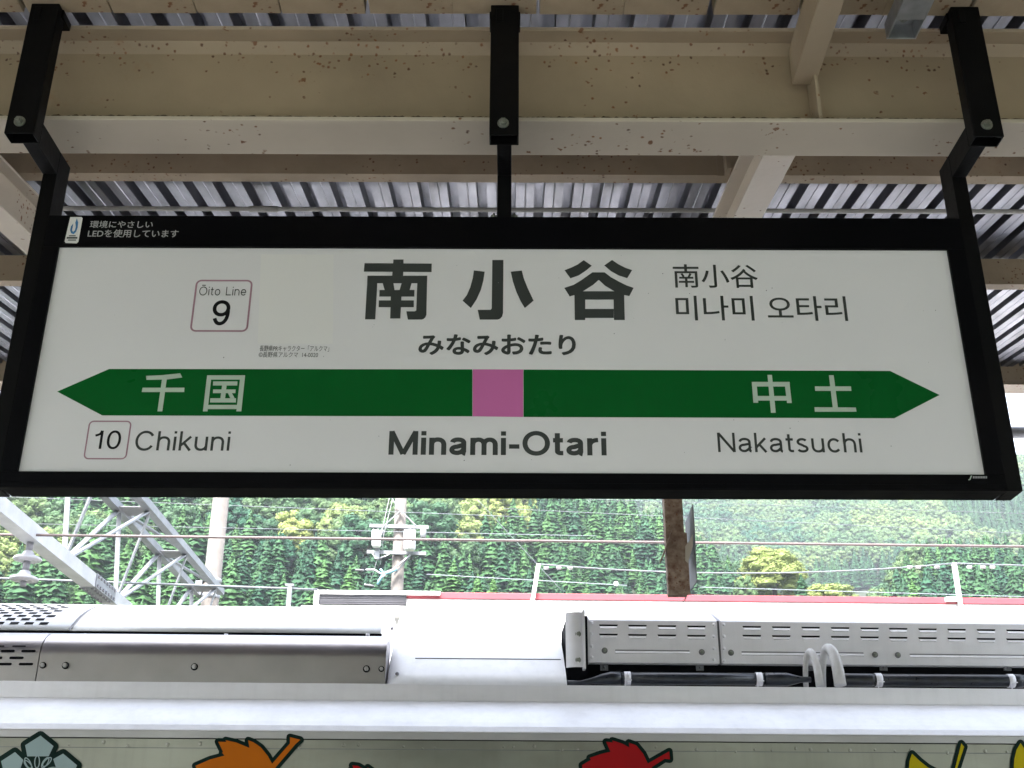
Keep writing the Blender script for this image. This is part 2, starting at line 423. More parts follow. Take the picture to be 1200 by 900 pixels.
# galvanised channel hanging under the near rafters
b = MB(); p = P(1055, 40, 2.13); xc = p.x; z0 = EYE+1.80
b.box(xc-.034, xc-.030, 1.2, 2.13, z0, z0+.045); b.box(xc+.030, xc+.034, 1.2, 2.13, z0, z0+.045)
b.box(xc-.03, xc+.03, 1.2, 2.065, z0, z0+.004); b.box(xc-.03, xc+.03, 1.2, 2.13, z0+.041, z0+.045)
b.box(xc-.03, xc+.03, 2.126, 2.13, z0, z0+.0405)
o = cpart(b, 'strut_channel', GALV, .001)
b = MB(); b.bolt((0,0,0), .009, .012); bm_ = b.mesh('bolt'); bm_.materials.append(BOLT)
c = place('bolt', bm_, o); c.rotation_euler = (R(90),0,0); c.location = (xc, 2.098, z0+.040)
# eave drip pipe on the track side
b = MB(); q = P(1190, 507, 5.95); b.tube([(XL, 5.95, q.z), (XR+2, 5.95, q.z)], .033, 12)
o = cpart(b, 'drain_pipe', GREYPL)
for hx in (-3.78, -1.5, .6, 2.95):
    b = MB(); b.bar((hx, 5.70, EYE+2.47), (hx, 5.94, q.z+.02), .02, .006)
    b.build('pipe_strap', GREYPL, o)
# columns
for x in (-3.78, 2.95):
    b = MB(); b.box(x-.1, x+.1, 2.17, 2.182, .0, zb-.001); b.box(x-.1, x+.1, 2.358, 2.37, .0, zb-.001); b.box(x-.005, x+.005, 2.182, 2.358, .0, zb-.001)
    cpart(b, 'column', CREAM, .002)

# ------------------------------------------------------------------ sign
SY = 2.295
PY = SY + .008
sign = empty('station_sign', 'wide white station name board in black frame with green arrow band', 'sign', (0, SY+.035, EYE+.765))
SO = Vector(sign.location)
def spart(mb, name, m, parent=None, bevel=0, label=None):
    o = mb.build(name, m, parent or sign, bevel)
    if parent is None: o.location = -SO
    if label: o['label'] = label
    return o
fx0, fx1 = -1.0675, 1.030
fz0, fz1 = EYE+.765, P(600, 254, SY).z
pz1 = P(600, 290, SY).z; pz0 = P(600, 554, SY).z
px0 = P(68, 288.5, SY).x; px1 = P(1111, 291, SY).x
px0b = P(21, 550, SY).x; px1b = P(1155, 556, SY).x
px0 = (px0+px0b)/2; px1 = (px1+px1b)/2
for nm, bx in (('frame_rail', (fx0, fx1, SY, SY+.02, pz1, fz1)), ('frame_rail', (fx0, fx1, SY, SY+.02, fz0, pz0)),
               ('frame_stile', (fx0, px0, SY, SY+.02, pz0+.0005, pz1-.0005)), ('frame_stile', (px1, fx1, SY, SY+.02, pz0+.0005, pz1-.0005))):
    spart(MB().box(*bx), nm, BLACKF, None, .0012)
# raised trim lip along the bottom rail
spart(MB().box(fx0+.001, fx1-.001, SY-.003, SY+.0, fz0+.001, fz0+.012), 'trim_strip', BLACKF, None, .001)
spart(MB().box(fx0+.003, fx1-.003, SY+.0205, SY+.07, fz0+.001, fz1-.002), 'housing', BLACKF, None, .002)
panel = spart(MB().box(px0-.004, px1+.004, PY, PY+.004, pz0-.004, pz1+.004), 'panel', PANEL)
TY = PY - .0006
def S(u, v, dy=0):
    p = P(u, v, PY); p.y = TY - dy; return p
def print_poly(polys, name, m, dy=0, label=None):
    mb = MB()
    for i, pl in enumerate(polys):
        mb.add([S(u, v, dy + i*.00004) for u, v in pl], [tuple(range(len(pl)))])
    return spart(mb, name, m, None, 0, label)
def text_mesh(txt):
    c = bpy.data.curves.new('txt', 'FONT'); c.body = txt; c.resolution_u = 5
    o = bpy.data.objects.new('txt', c); COL.objects.link(o)
    dg = bpy.context.evaluated_depsgraph_get(); dg.update()
    me = bpy.data.meshes.new_from_object(o.evaluated_get(dg))
    vs = [v.co.copy() for v in me.vertices]; fs = [tuple(p.vertices) for p in me.polygons]
    bpy.data.objects.remove(o); bpy.data.curves.remove(c); bpy.data.meshes.remove(me)
    return vs, fs
# grotesque letters drawn as strokes of even weight w
def eA(cx, cy, rx, ry, a0, a1, n=14, p=1.0):
    out = []
    for k in range(n+1):
        t = R(a0+(a1-a0)*k/n); c_, s_ = math.cos(t), math.sin(t)
        out.append((cx+rx*math.copysign(abs(c_)**p, c_), cy+ry*math.copysign(abs(s_)**p, s_)))
    return out
def glyph(ch, w):
    h = w/2; X = .53; K_ = .72; q = .9
    def arch(x0, x1, top=X, y0=.30): 
        m_ = (x0+x1)/2; return eA(m_, y0, m_-x0, top-h-y0, 180, 0, 18, q) + [(x1, 0)]
    if ch == 'i': return [[(h,0),(h,.52)], [(h,.72-max(w,.09)),(h,.72)]], w
    if ch == 'n': return [[(h,0),(h,.52)], arch(h,.45-h)], .45
    if ch == 'h': return [[(h,0),(h,K_)], arch(h,.45-h)], .45
    if ch == 'm': return [[(h,0),(h,.52)], arch(h,.36), arch(.36,.72-h)], .72
    if ch == 'r': return [[(h,0),(h,.52)], eA(.29, .28, .29-h, X-h-.28, 180, 90, 10, q)], .29
    if ch == 'u': return [[(.45-h,0),(.45-h,.52)], [(h,.52)] + eA(.225, .22, .225-h, .23-h, 180, 360, 18, q)], .45
    if ch == 'o': return [eA(.245,.26,.245-h,.27-h,0,360,32,.95)], .49
    if ch == 'c': return [eA(.24,.26,.24-h,.27-h,38,322,26,.95)], .455
    if ch == 'e': return [eA(.245,.26,.245-h,.27-h,0,325,28,.95), [(.245*.2+h*.2,.26-h*.15),(.49-h*.4,.26-h*.15)]], .49
    if ch == 'a': return [eA(.225,.365,.225-h-.01,.165-h,172,0,14,.9) + [(.45-h-.01,.12)] + eA(.45-h+.05,.085,.06,.085-h*.55,180,262,6),
                          [(.45-h,.31),(.33,.295)] + eA(.20,.155,.20-h,.155-h+.005,90,282,16,.95) + [(.31,.055+h*.5),(.45-h-.01,.16)]], .465
    if ch == 's': return [eA(.205,.385,.195-h,.145-h,28,90,6) + eA(.205,.385,.195-h,.145-h,90,255,12,.95) + [(.24,.245)] + eA(.205,.135,.205-h,.145-h,72,-90,14,.95) + eA(.205,.135,.205-h,.145-h,-90,-160,6)], .42
    if ch == 't': return [[(.115,.67),(.115,.14)] + eA(.205,.115,.09,.115-h,180,270,7) + [(.265,h)], [(0,.52-h),(.26,.52-h)]], .265
    if ch == 'k': return [[(h,0),(h,K_)], [(.40-h*.3,.52),(h,.17)], [(.16,.29),(.42-h*.6,0)]], .42
    if ch == 'C': return [eA(.335,.36,.335-h,.375-h,33,327,32,.97)], .64
    if ch in 'OŌ':
        g = [eA(.36,.36,.36-h,.375-h,0,360,36,.97)]
        if ch == 'Ō': g.append([(.2,.84),(.52,.84)])
        return g, .72
    if ch == 'M': return [[(h,0),(h,K_)], [(.76-h,0),(.76-h,K_)], [(h,K_-h*.2),(.38,h*.3)], [(.38,h*.3),(.76-h,K_-h*.2)]], .76
    if ch == 'N': return [[(h,0),(h,K_)], [(.62-h,0),(.62-h,K_)], [(h,K_-h*.3),(.62-h,h*.3)]], .62
    if ch == 'L': return [[(h,K_),(h,0)], [(h,h),(.46,h)]], .46
    if ch == '-': return [[(0,.26),(.27,.26)]], .27
    if ch == '1': return [[(.22,0),(.22,.71)], [(.0,.53-h*.3),(.08,.54),(.15,.575),(.19,.63),(.21,.71)]], .30
    if ch == '0': return [eA(.24,.355,.24-h,.365-h,0,360,32,.92)], .48
    if ch == '9': return [eA(.235,.48,.235-h,.235-h,0,360,30,.97), eA(.225,.36,.245-h,.37-h,18,-90,14,.95) + eA(.225,.36,.215-h,.37-h,-90,-150,8,.95)], .48
    return [], .28
def stroke_text(txt, w, gap):
    vs, fs = [], []; x = 0; lay = 0
    for ch in txt:
        g, adv = glyph(ch, w)
        for pl in g:
            P_ = [Vector((x+a_, b_)) for a_, b_ in pl]
            Q_ = [P_[0]]
            for p in P_[1:]:
                if (p-Q_[-1]).length > 1e-4: Q_.append(p)
            P_ = Q_; closed = (P_[0]-P_[-1]).length < 2e-3
            if closed: P_.pop()
            n = len(P_); b0 = len(vs); lay = (lay+1) % 6
            for i in range(n):
                a_ = P_[i-1] if (i or closed) else P_[i]; c_ = P_[(i+1) % n] if (i < n-1 or closed) else P_[i]
                d1 = (P_[i]-a_).normalized() if (P_[i]-a_).length > 1e-6 else None; d2 = (c_-P_[i]).normalized() if (c_-P_[i]).length > 1e-6 else None
                d1 = d1 or d2; d2 = d2 or d1; n1 = Vector((-d1.y, d1.x)); n2 = Vector((-d2.y, d2.x)); m_ = n1+n2
                m_ = m_.normalized() if m_.length > 1e-3 else n1; k = min(1.6, 1/max(.3, m_.dot(n1)))
                for sg in (1, -1): q = P_[i] + m_*(sg*w/2*k); vs.append(Vector((q.x, q.y, lay)))
            for i in range(n if closed else n-1):
                j_ = (i+1) % n; fs.append((b0+2*i+1, b0+2*j_+1, b0+2*j_, b0+2*i))
        x += adv + (gap if adv > .1 or ch == 'i' else gap)
    return vs, fs
def text(txt, box, m, name='lettering', bold=0, dy=0, label=None, plane=None, shear=True, strokes=None):
    vs, fs = stroke_text(txt, strokes[0], strokes[1]) if strokes else text_mesh(txt)
    x0 = min(v.x for v in vs); x1 = max(v.x for v in vs); y0 = min(v.y for v in vs); y1 = max(v.y for v in vs)
    u0, v0, u1, v1 = box; h = v1 - v0
    vm = (v0+v1)/2; um = (u0+u1)/2
    if shear:
        sl0 = (u0-610)/3100; sl1 = (u1-610)/3100
        u0 += (abs(sl0)*h/2) if True else 0; u1 -= abs(sl1)*h/2
    pl = P
    a = P(u0, vm, PY).x; bb = P(u1, vm, PY).x; zt = P(um, v0, PY).z; zb_ = P(um, v1, PY).z
    mb = MB(); e = bold*(zt-zb_)          # bold: shifted copies, each a hair in front of the last
    shifts = [(0, 0)] if not bold else [(0, 0)] + [(e*math.cos(R(45*k)), e*math.sin(R(45*k))) for k in range(8)]
    a += e; bb -= e; zt -= e; zb_ += e
    for i, (ex, ez) in enumerate(shifts):
        mb.add([(a + (v.x-x0)/(x1-x0)*(bb-a) + ex, TY-dy-i*.00003-v.z*.000006, zb_ + (v.y-y0)/(y1-y0)*(zt-zb_) + ez) for v in vs], fs)
    return spart(mb, name, m, None, 0, label)
def K(ox, oy, k, pts): return [(ox + x/k, oy + y/k) for x, y in pts]
nan = [K(420,295,10,p) for p in (
 [(72,135),(860,140),(858,240),(63,235)], [(410,92),(530,92),(525,300),(395,300)], [(106,282),(808,282),(805,371),(102,371)],
 [(103,368),(222,368),(198,795),(78,795)], [(690,368),(805,368),(797,740),(785,770),(765,789),(745,797),(580,797),(562,700),(660,700),(678,690)],
 [(283,368),(410,368),(425,452),(308,452)], [(508,368),(625,368),(600,452),(482,452)], [(248,450),(658,450),(655,528),(245,528)],
 [(240,572),(650,572),(650,652),(237,652)], [(380,526),(505,526),(492,785),(372,785)])]
sho = [K(535,295,10,p) for p in (
 [(420,98),(550,98),(545,720),(535,760),(510,787),(480,797),(272,797),(248,682),(400,682),(412,665)],
 [(203,220),(330,235),(315,340),(285,450),(235,560),(168,662),(70,575),(120,510),(160,420),(190,310)],
 [(635,235),(765,222),(790,320),(835,430),(903,575),(800,662),(750,580),(700,470),(660,350)])]
tani = [K(655,295,10,p) for p in (
 [(290,100),(385,165),(320,220),(230,280),(135,313),(65,218),(150,185),(220,150)],
 [(622,98),(700,150),(780,190),(858,217),(800,312),(700,280),(610,230),(530,162)],
 [(392,243),(466,243),(466,332),(400,390),(290,460),(180,510),(125,525),(62,425),(170,390),(270,330)],
 [(466,243),(535,243),(610,300),(700,350),(790,395),(875,425),(825,522),(760,508),(640,460),(540,400),(466,332)],
 [(180,465),(765,465),(765,563),(182,563)], [(182,561),(308,561),(308,802),(186,802)], [(640,561),(765,561),(772,802),(645,802)],
 [(306,672),(642,672),(642,778),(306,778)])]
print_poly(nan, 'lettering', INK, label='heavy dark kanji at the left of the station name')
print_poly(sho, 'lettering', INK, label='heavy dark kanji in the middle of the station name')
print_poly(tani, 'lettering', INK, label='heavy dark kanji at the right of the station name')
text('みなみおたり', (490,392,675,416.5), INK, bold=.033, label='bold hiragana line under the large kanji')
text('南小谷', (788,310,889,337.5), INK, bold=.008, label='small thin kanji line at upper right')
text('미나미 오타리', (791,347,994,376), INK, bold=.008, label='thin Korean line at upper right')
text('Minami-Otari', (455,505,711,534.5), INK, strokes=(.133, .08), label='bold Latin station name at bottom centre')
text('Chikuni', (157,505,271,529), INK, strokes=(.089, .11), label='thin Latin name of the left neighbouring station')
text('Nakatsuchi', (840,507,1011,531), INK, strokes=(.089, .11), label='thin Latin name of the right neighbouring station')
text('10', (109,504.5,143.5,526.5), INKB, strokes=(.088, .12), label='black station number ten')
text('9', (247,352,271,381.5), INKB, strokes=(.1, .1), label='black station number nine')
text('Ōito Line', (233,334,289.5,346.5), INK, strokes=(.078, .12), label='small line name inside the number box')
text('長野県PRキャラクター「アルクマ」', (304,405,386,412), GREYP if False else INK, bold=0, label='tiny caption, upper line')
text('©長野県アルクマ  14-0020', (303,412.8,373,419), INK, bold=0, label='tiny caption, lower line')
# arrow band
print_poly([[(67,459),(128,432.5),(553.5,433),(553.5,488),(120,487)]], 'arrow_band', GREEN)
print_poly([[(613.5,433.2),(1043,434.8),(1101,463),(1048,490.3),(613.5,488.8)]], 'arrow_band', GREEN)
print_poly([[(554,433),(613,433.2),(613,488.8),(554,488)]], 'colour_block', PURPLE)
sen = [K(150,425,7.5,p) for p in ([(160,118),(300,112),(460,95),(478,132),(340,150),(163,153)], [(130,222),(497,222),(495,260),(122,260)], [(300,148),(342,148),(303,430),(260,430)])]
koku = [K(150,425,7.5,p) for p in ([(697,113),(1030,113),(1027,151),(692,151)], [(692,149),(732,149),(700,430),(660,430)], [(985,149),(1027,149),(997,430),(953,430)],
 [(706,373),(960,373),(957,410),(703,410)], [(750,167),(963,167),(961,203),(748,203)], [(750,238),(947,238),(945,270),(748,270)],
 [(725,315),(950,315),(950,352),(722,352)], [(828,202),(868,202),(855,316),(813,316)], [(880,270),(915,270),(938,314),(900,314)])]
naka = [K(840,425,6.667,p) for p in ([(395,97),(430,97),(460,393),(422,393)], [(272,152),(568,152),(570,188),(275,188)], [(275,186),(312,186),(323,315),(285,315)],
 [(532,186),(570,186),(585,317),(548,317)], [(318,262),(545,262),(545,298),(320,298)])]
tsuchi = [K(840,425,6.667,p) for p in ([(875,100),(912,100),(945,352),(905,352)], [(765,187),(1047,187),(1050,222),(768,222)], [(762,350),(1085,352),(1090,385),(765,385)])]
for pl, lb in ((sen,'pale kanji, first on the left end of the band'), (koku,'pale boxed kanji, second on the left end of the band'),
               (naka,'pale kanji, first on the right end of the band'), (tsuchi,'pale kanji, last on the right end of the band')):
    print_poly(pl, 'lettering', WHITEP, .0006, lb)
# rounded number boxes
def rring(u0, v0, u1, v1, wpx, rpx, name, m, dy=0):
    um, vm = (u0+u1)/2, (v0+v1)/2
    xa, xb = P(u0, vm, PY).x, P(u1, vm, PY).x; za, zb_ = P(um, v1, PY).z, P(um, v0, PY).z
    s_ = (xb-xa)/(u1-u0); r = rpx*s_; w_ = wpx*s_
    def loop(d):
        pts = []
        for cx, cz, a0 in ((xb-r, zb_-r, 0), (xa+r, zb_-r, 90), (xa+r, za+r, 180), (xb-r, za+r, 270)):
            for k in range(7):
                t = R(a0 + k*15); pts.append((cx + (r-d)*math.cos(t), TY-dy, cz + (r-d)*math.sin(t)))
        return pts
    o_, i_ = loop(0), loop(w_); n = len(o_)
    if wpx > 20: return spart(MB().add(o_, [tuple(range(n))]), name, m)
    return spart(MB().add(o_ + i_, [(k, (k+1)%n, n+(k+1)%n, n+k) for k in range(n)]), name, m)
rring(226, 328, 293.5, 389, 2.2, 7, 'number_box', MAUVE)
rring(101, 493, 151.5, 538.5, 1.7, 6, 'number_box', MAUVE)
# plain sheet where the mascot print stood (the figure itself is left out)
mb = MB(); mb.add([S(306,298,-.0002), S(391,298.3,-.0002), S(390,403,-.0002), S(302,402.5,-.0002)], [(0,1,2,3)])
spart(mb, 'blank_sticker', STICKER)
mb = MB(); rs_ = random.Random(5)
for i in range(34):
    u, v = rs_.uniform(75, 1110), rs_.choice([rs_.uniform(294, 425), rs_.uniform(492, 548)]); p_ = S(u, v, .0003); q_ = rs_.uniform(.0006, .0015)
    mb.add([(p_.x+q_*math.cos(k)*rs_.uniform(.6,1.2), p_.y, p_.z+q_*math.sin(k)) for k in range(6)], [tuple(range(6))])
spart(mb, 'dust_specks', GREYPL)['kind'] = 'stuff'
# frame notices
SYF = SY - .0008
def F(u, v, dy=0): p = P(u, v, SY); p.y = SYF-dy; return p
def ftext(txt, box, m, bold=0, label=None):
    global TY, PY
    t0, p0 = TY, PY; TY, PY = SYF-.0002, SY
    o = text(txt, box, m, 'lettering', bold, 0, label); TY, PY = t0, p0; return o
ftext('環境にやさしい', (105,259,180,267.5), GREYP, .010, 'grey upper line of the notice on the frame')
ftext('LEDを使用しています', (102.5,269.3,210,278.5), GREYP, .010, 'grey lower line of the notice on the frame')
mb = MB(); mb.add([F(82.5,254.5),F(95.5,254.5),F(97,256),F(92,283.5),F(90,285.5),F(77,285),F(75.8,283)], [tuple(range(7))])
stk = spart(mb, 'eco_sticker', STICKER)
def ell(cx, cy, a, b_, rot, n=16): return [(cx + a*math.cos(t)*math.cos(rot) - b_*math.sin(t)*math.sin(rot), cy + a*math.cos(t)*math.sin(rot) + b_*math.sin(t)*math.cos(rot)) for t in [2*math.pi*k/n for k in range(n)]]
mb = MB(); mb.add([F(*q, .0003) for q in [(90.3,256),(91.8,261),(91.2,267),(89.3,272),(86.5,274.8),(83.5,273.5),(82.3,270),(83.3,265.5),(86,262.2),(85.5,266),(84.6,270),(85.8,272),(88,270),(89,266),(88.5,261)]], [tuple(range(15))])
spart(mb, 'drop_emblem', BLUEP)
mb = MB()
for (u0, v0, u1, v1) in ((81,276,89,277.2),(78.5,278,91,280),(80,281,89.5,282.2)):
    mb.add([F(u0,v0,.0003),F(u1,v0,.0003),F(u1-.3,v1,.0003),F(u0-.3,v1,.0003)], [(0,1,2,3)])
spart(mb, 'sticker_print', INK)
mb = MB(); mb.add([F(1134.5,562,0),F(1136,561.5),F(1137.5,557.5),F(1139,557.5),F(1137,562.5),F(1135,563)], [tuple(range(6))])
spart(mb, 'maker_mark', WHITEP)
mb = MB()
for i in range(9):
    u = 1140 + i*1.9; mb.add([F(u,558.2),F(u+1.2,558.2),F(u+1.2,560.8),F(u,560.8)], [(0,1,2,3)])
spart(mb, 'maker_print', GREYP)

# hanger brackets
zt = EYE
def hanger(x, post_bottom, label):
    root = empty('hanger_bracket', label, 'bracket', (x, 2.155, EYE+1.886), 0, 'black hangers carrying the sign')
    o_ = Vector(root.location)
    def pp(mb, n, m, bv=.0015):
        o = mb.build(n, m, root, bv); o.location = -o_; return o
    y0, y1 = 2.118, 2.158; z0, z1 = EYE+1.523, EYE+1.886; hw = .0325; t = .0035
    b = MB(); b.box(x-hw, x+hw, y0, y0+t, z0, z1); b.box(x-hw, x+hw, y1-t, y1, z0, z1)
    b.box(x-hw, x-hw+t, y0+t, y1-t, z0, z1); b.box(x+hw-t, x+hw, y0+t, y1-t, z0, z1)
    tube = pp(b, 'hanger_tube', BLACK)
    b = MB(); b.box(x-.036, x+.036, y0+.02, y1+.03, z1-.022, z1-.001)
    b.box(x-.020, x-.004, y0-.004, y0-.0002, z1-.05, z1-.012)
    pp(b, 'top_clamp', BLACK)
    b = MB(); b.bolt((x-.002, y0, z0+.030), .0085, .011)
    pp(b, 'bolt', BOLT, 0)
    b = MB(); b.box(x-.0165, x+.0165, y1, 2.3, EYE+1.538, EYE+1.600); pp(b, 'arm', BLACK)
    b = MB(); b.box(x-.0165, x+.0165, 2.3003, 2.366, post_bottom, EYE+1.600); pp(b, 'post', BLACK)
    return root, pp
hanger(-1.0865, EYE+.766, 'black steel hanger at the left end of the name board')
rt, pp = hanger(-.0195, fz1-.001, 'black steel hanger at the middle of the name board')
for sx in (-1, 1):
    b = MB(); z_ = fz1+.016
    b.tube([(-.0195+sx*.0165, 2.325, z_), (-.0195+sx*.031, 2.325, z_)], .006, 8)
    b.tube([(-.0195+sx*.0215, 2.325, z_), (-.0195+sx*.0265, 2.325, z_)], .0105, 6)
    pp(b, 'side_bolt', BOLT, 0)
hanger(1.048, EYE+.766, 'black steel hanger at the right end of the name board')

# ------------------------------------------------------------------ rusty steel post hung from the eave
ry = 5.2
root = empty('hanging_post', 'rusty brown steel post hanging below the canopy eave, with grey plate on it', 'post', (P(796,697,ry).x, ry, P(796,697,ry).z))
ro = Vector(root.location)
def rp(mb, n, m, bv=0.001):
    o = mb.build(n, m, root, bv); o.location = -ro; return o
xl, xr = P(780,600,ry).x, P(801.5,600,ry).x
z1 = zraf(ry)+.14
b = MB(); b.box(xl, xr, ry+.03, ry+.036, P(790,660,ry).z, z1); b.box(xl, xl+.006, ry+.036, ry+.10, P(790,660,ry).z, z1); b.box(xr-.006, xr, ry+.036, ry+.10, P(790,660,ry).z, z1)
rp(b, 'channel', RUSTY)
xl2, xr2 = P(782.5,660,ry).x, P(807,660,ry).x; za = P(790,697,ry).z; zb2 = P(790,624,ry).z
b = MB(); b.box(xl2, xr2, ry, ry+.006, za, zb2); b.box(xl2-.003, xl2-.0002, ry+.0, ry+.05, za, zb2); b.box(xl2, xr2-.01, ry+.0062, ry+.026, zb2-.006, zb2); b.box(xl2, xr2-.012, ry+.0062, ry+.05, za, za+.005)
rp(b, 'lower_cover', RUSTY)
b = MB(); b.add([P(811.5,626,ry-.004), P(812,640,ry-.004), P(806,660,ry-.004), P(803,657,ry-.004), P(803,640,ry-.004), P(808,634,ry-.004)], [(0,1,2,3,4,5)])
b.add([P(811.5,626,ry-.0005), P(812,640,ry-.0005), P(806,660,ry-.0005), P(803,657,ry-.0005), P(803,640,ry-.0005), P(808,634,ry-.0005)], [(5,4,3,2,1,0)])
rp(b, 'paint_patch', CREAMF, 0)
b = MB(); b.bar(P(787,624,ry-.02), P(774.5,657,ry-.02), .006, .10, up=(0,1,0))
rp(b, 'side_strip', RUSTY)
# grey plate seen nearly edge-on
xp0 = P(803,612,ry+.14).x; xp1 = P(812.5,592,ry+.0).x
b = MB()
prof = [(803,612,.16),(811.5,591,.0),(813.5,625,.0),(816,682,.0),(808,694,.12),(804,660,.16)]
pts = [P(u,v,ry+dy) for u, v, dy in prof]
b.add([p + Vector((0,0,0)) for p in pts] + [p + Vector((.004,0,0)) for p in pts], [(0,1,2,3,4,5),(11,10,9,8,7,6)] + [(i,(i+1)%6,6+(i+1)%6,6+i) for i in range(6)])
rp(b, 'grey_plate', GREYPL, 0)
b = MB(); b.tube([P(808,690,ry+.1), P(803,702,ry+.1), P(797,712,ry+.1)], [.004,.003,.0012], 6); rp(b, 'wire_tail', GREYPL, 0)

# ------------------------------------------------------------------ train (in the frame of the track)
train = empty('train', 'stainless steel railcar beside the platform with leaf decals and grey roof equipment', 'train', (0,0,0), TRK)
YS = 5.6
X0, X1 = -8.5, 9.5
zw = zz(867.5, YS); zg = zz(858.5, YS)
def tp(mb, n, m, parent=None, bv=0, label=None):
    o = mb.build(n, m, parent or train, bv)
    if label: o['label'] = label
    return o
zt_ = zz(879.5, YS)
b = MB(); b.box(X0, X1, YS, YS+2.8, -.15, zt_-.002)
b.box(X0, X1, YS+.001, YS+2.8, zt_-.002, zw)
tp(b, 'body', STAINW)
tp(MB().box(X0, X1, YS-.0005, YS+.0005, zt_+.0, zt_+.003), 'side_seam', GREYPL)
b = MB(); b.box(X0, X1, YS-.003, YS+.03, zw, zg-.002)
tp(b, 'cant_rail', CANT, bv=.001)
tp(MB().box(X0, X1, YS-.0034, YS, zw-.004, zw-.0005), 'rail_joint', DARK)
rr2 = random.Random(3); wb = MB()
for u_ in range(-60, 1280, 23):
    if rr2.random() < .75:
        q_ = PT(u_+rr2.uniform(-6,6), 868.5+rr2.uniform(0,5)+u_*.009, YS); wb.dome((q_.x, YS+.0005, q_.z), rr2.uniform(.005,.010), .0028, 0, 8)
o = wb.build('weld_marks', STAINW, train); o['kind'] = 'stuff'
b = MB(); b.box(X0, X1, YS-.010, YS+.02, zg-.0018, zg+.003)
tp(b, 'drip_rail', STAIN, bv=.001)
YU_ = 5.85
zl0, zl1 = zz(822, YU_), zz(802.5, YU_)
prof = []
for k in range(9):
    t = k/8; a = t*math.pi/2
    # curved shoulder rising to the upstand
    y = YS-.004 + (YU_+.003-YS)*(t**1.12); z = zg + .003 + (zl0-zg-.003)*(t**.92)
    prof.append((y, z))
b = MB(); b.prism(prof + [(YU_+.04, zl0), (YU_+.04, zg+.003)], X0, X1, 0, False)
sh = tp(b, 'roof_shoulder', SHOULD)
for p_ in sh.data.polygons: p_.use_smooth = len(p_.vertices) == 4 and p_.normal.y < -.05
b = MB(); b.box(X0, X1, YU_, YU_+.03, zl0+.0005, zl1); tp(b, 'roof_upstand', STAIN, bv=.002)
b = MB()
zr = zl1 - .04
b.prism([(5.9, zr-.3), (5.9, zr), (6.3, zr+.05), (7.0, zr+.09), (7.9, zr+.04), (8.4, zr-.15), (8.4, zr-.3)], X0, X1)
tp(b, 'roof_deck', ROOFW)
# --- left roof cover
yA = 5.97
XLc = -8.0; XRc = xx(452.5, 780, yA)
zA0 = zl1 - .03; zA1 = zz(769, yA, 300)
lp = [(yA, zA0), (yA, zA1)]
yB, zB = yA+.20, zz(745.5, yA+.20, 300)
for k in range(1, 25):
    a = k/24*math.pi/2
    lp.append((yA + (yB-yA)*(1-math.cos(a)), zA1 + (zB-zA1)*math.sin(a)))
lp += [(yB+.05, zB-.02), (yB+.05, zA0)]
xs1 = xx(44, 780, yA)
cover = tp(MB().prism(lp, xs1+.004, XRc-.002), 'lower_cover', COVER)
lc2 = tp(MB().prism([(y-.002 if i < 26 else y, z) for i, (y, z) in enumerate(lp)], XLc, xs1), 'slotted_cover', COVER)
# rounded slots in the end of the lower cover
sl = MB()
def slot(mb, u0, u1, v, hpx, Y, mi=0, dy=.0018):
    c0, c1 = PT(u0, v, Y), PT(u1, v, Y); r = hpx*.0043/2
    pts = []
    for k in range(7): t = R(90+30*k); pts.append((c0.x+r+r*math.cos(t), Y-dy, c0.z+r*math.sin(t)))
    for k in range(7): t = R(-90+30*k); pts.append((c1.x-r+r*math.cos(t), Y-dy, c1.z+r*math.sin(t)))
    mb.add(pts, [tuple(range(14))], mi)
for v, us in ((763, ((-40,-23),(-19,-8),(1,17.5),(25,42))), (771, ((-30,-13),(-8,3),(11,28))), (778.3, ((-42,-27),(-9,14),(22,39)))):
    for u0, u1 in us: slot(sl, u0, u1, v, 3.0, yA-.002)
slot(sl, 15, 31, 757.6, 1.6, yA+.005, 0, .008); slot(sl, -10, 6, 757.6, 1.6, yA+.005, 0, .008)
tp(sl, 'cooling_slots', DARK)
for (u, v, r) in ((50.5,779.7,.011), (77,780,.012), (228,781.5,.012), (429.5,784,.012), (447,784,.010)):
    b = MB(); c = PT(u, v, yA); b.bolt(c, r, .018, 'y', 'w'); tp(b, 'bolt', [BOLTB, DARK])
# upper cover
up = []
yU0 = yB+.035; zU0 = zz(741, yU0, 300)
yU1 = yU0+.75; zU1 = zz(713.3, yU1, 300)
for k in range(11):
    t = k/10; a = t*math.pi/2
    up.append((yU0 + (yU1-yU0)*(.55*t+.45*t*t), zU0 + (zU1-zU0)*(1-(1-t)**1.35)))
up2 = up + [(yU1+.6, zU1-.02), (yU1+.6, zA0), (yU0+.03, zA0), (yU0+.03, zU0)]
XRu = xx(446, 742, yU0)
ue = xx(80, 741, yU0)
def upper(x0, x1, off, n):
    b = MB(); b.prism([(y, z+off) if i < 11 else (y, z) for i, (y, z) in enumerate(up2)], x0, x1)
    o = tp(b, n, ROOFW); 
    for p_ in o.data.polygons: p_.use_smooth = len(p_.vertices) == 4
    return o
upper(ue+.004, XRu, 0, 'upper_cover'); pc = upper(XLc, ue-.001, .003, 'perforated_cover')
tp(MB().box(ue-.001, ue+.004, yU0+.02, yU1, zA0, zU0+.0), 'cover_joint', DARK)
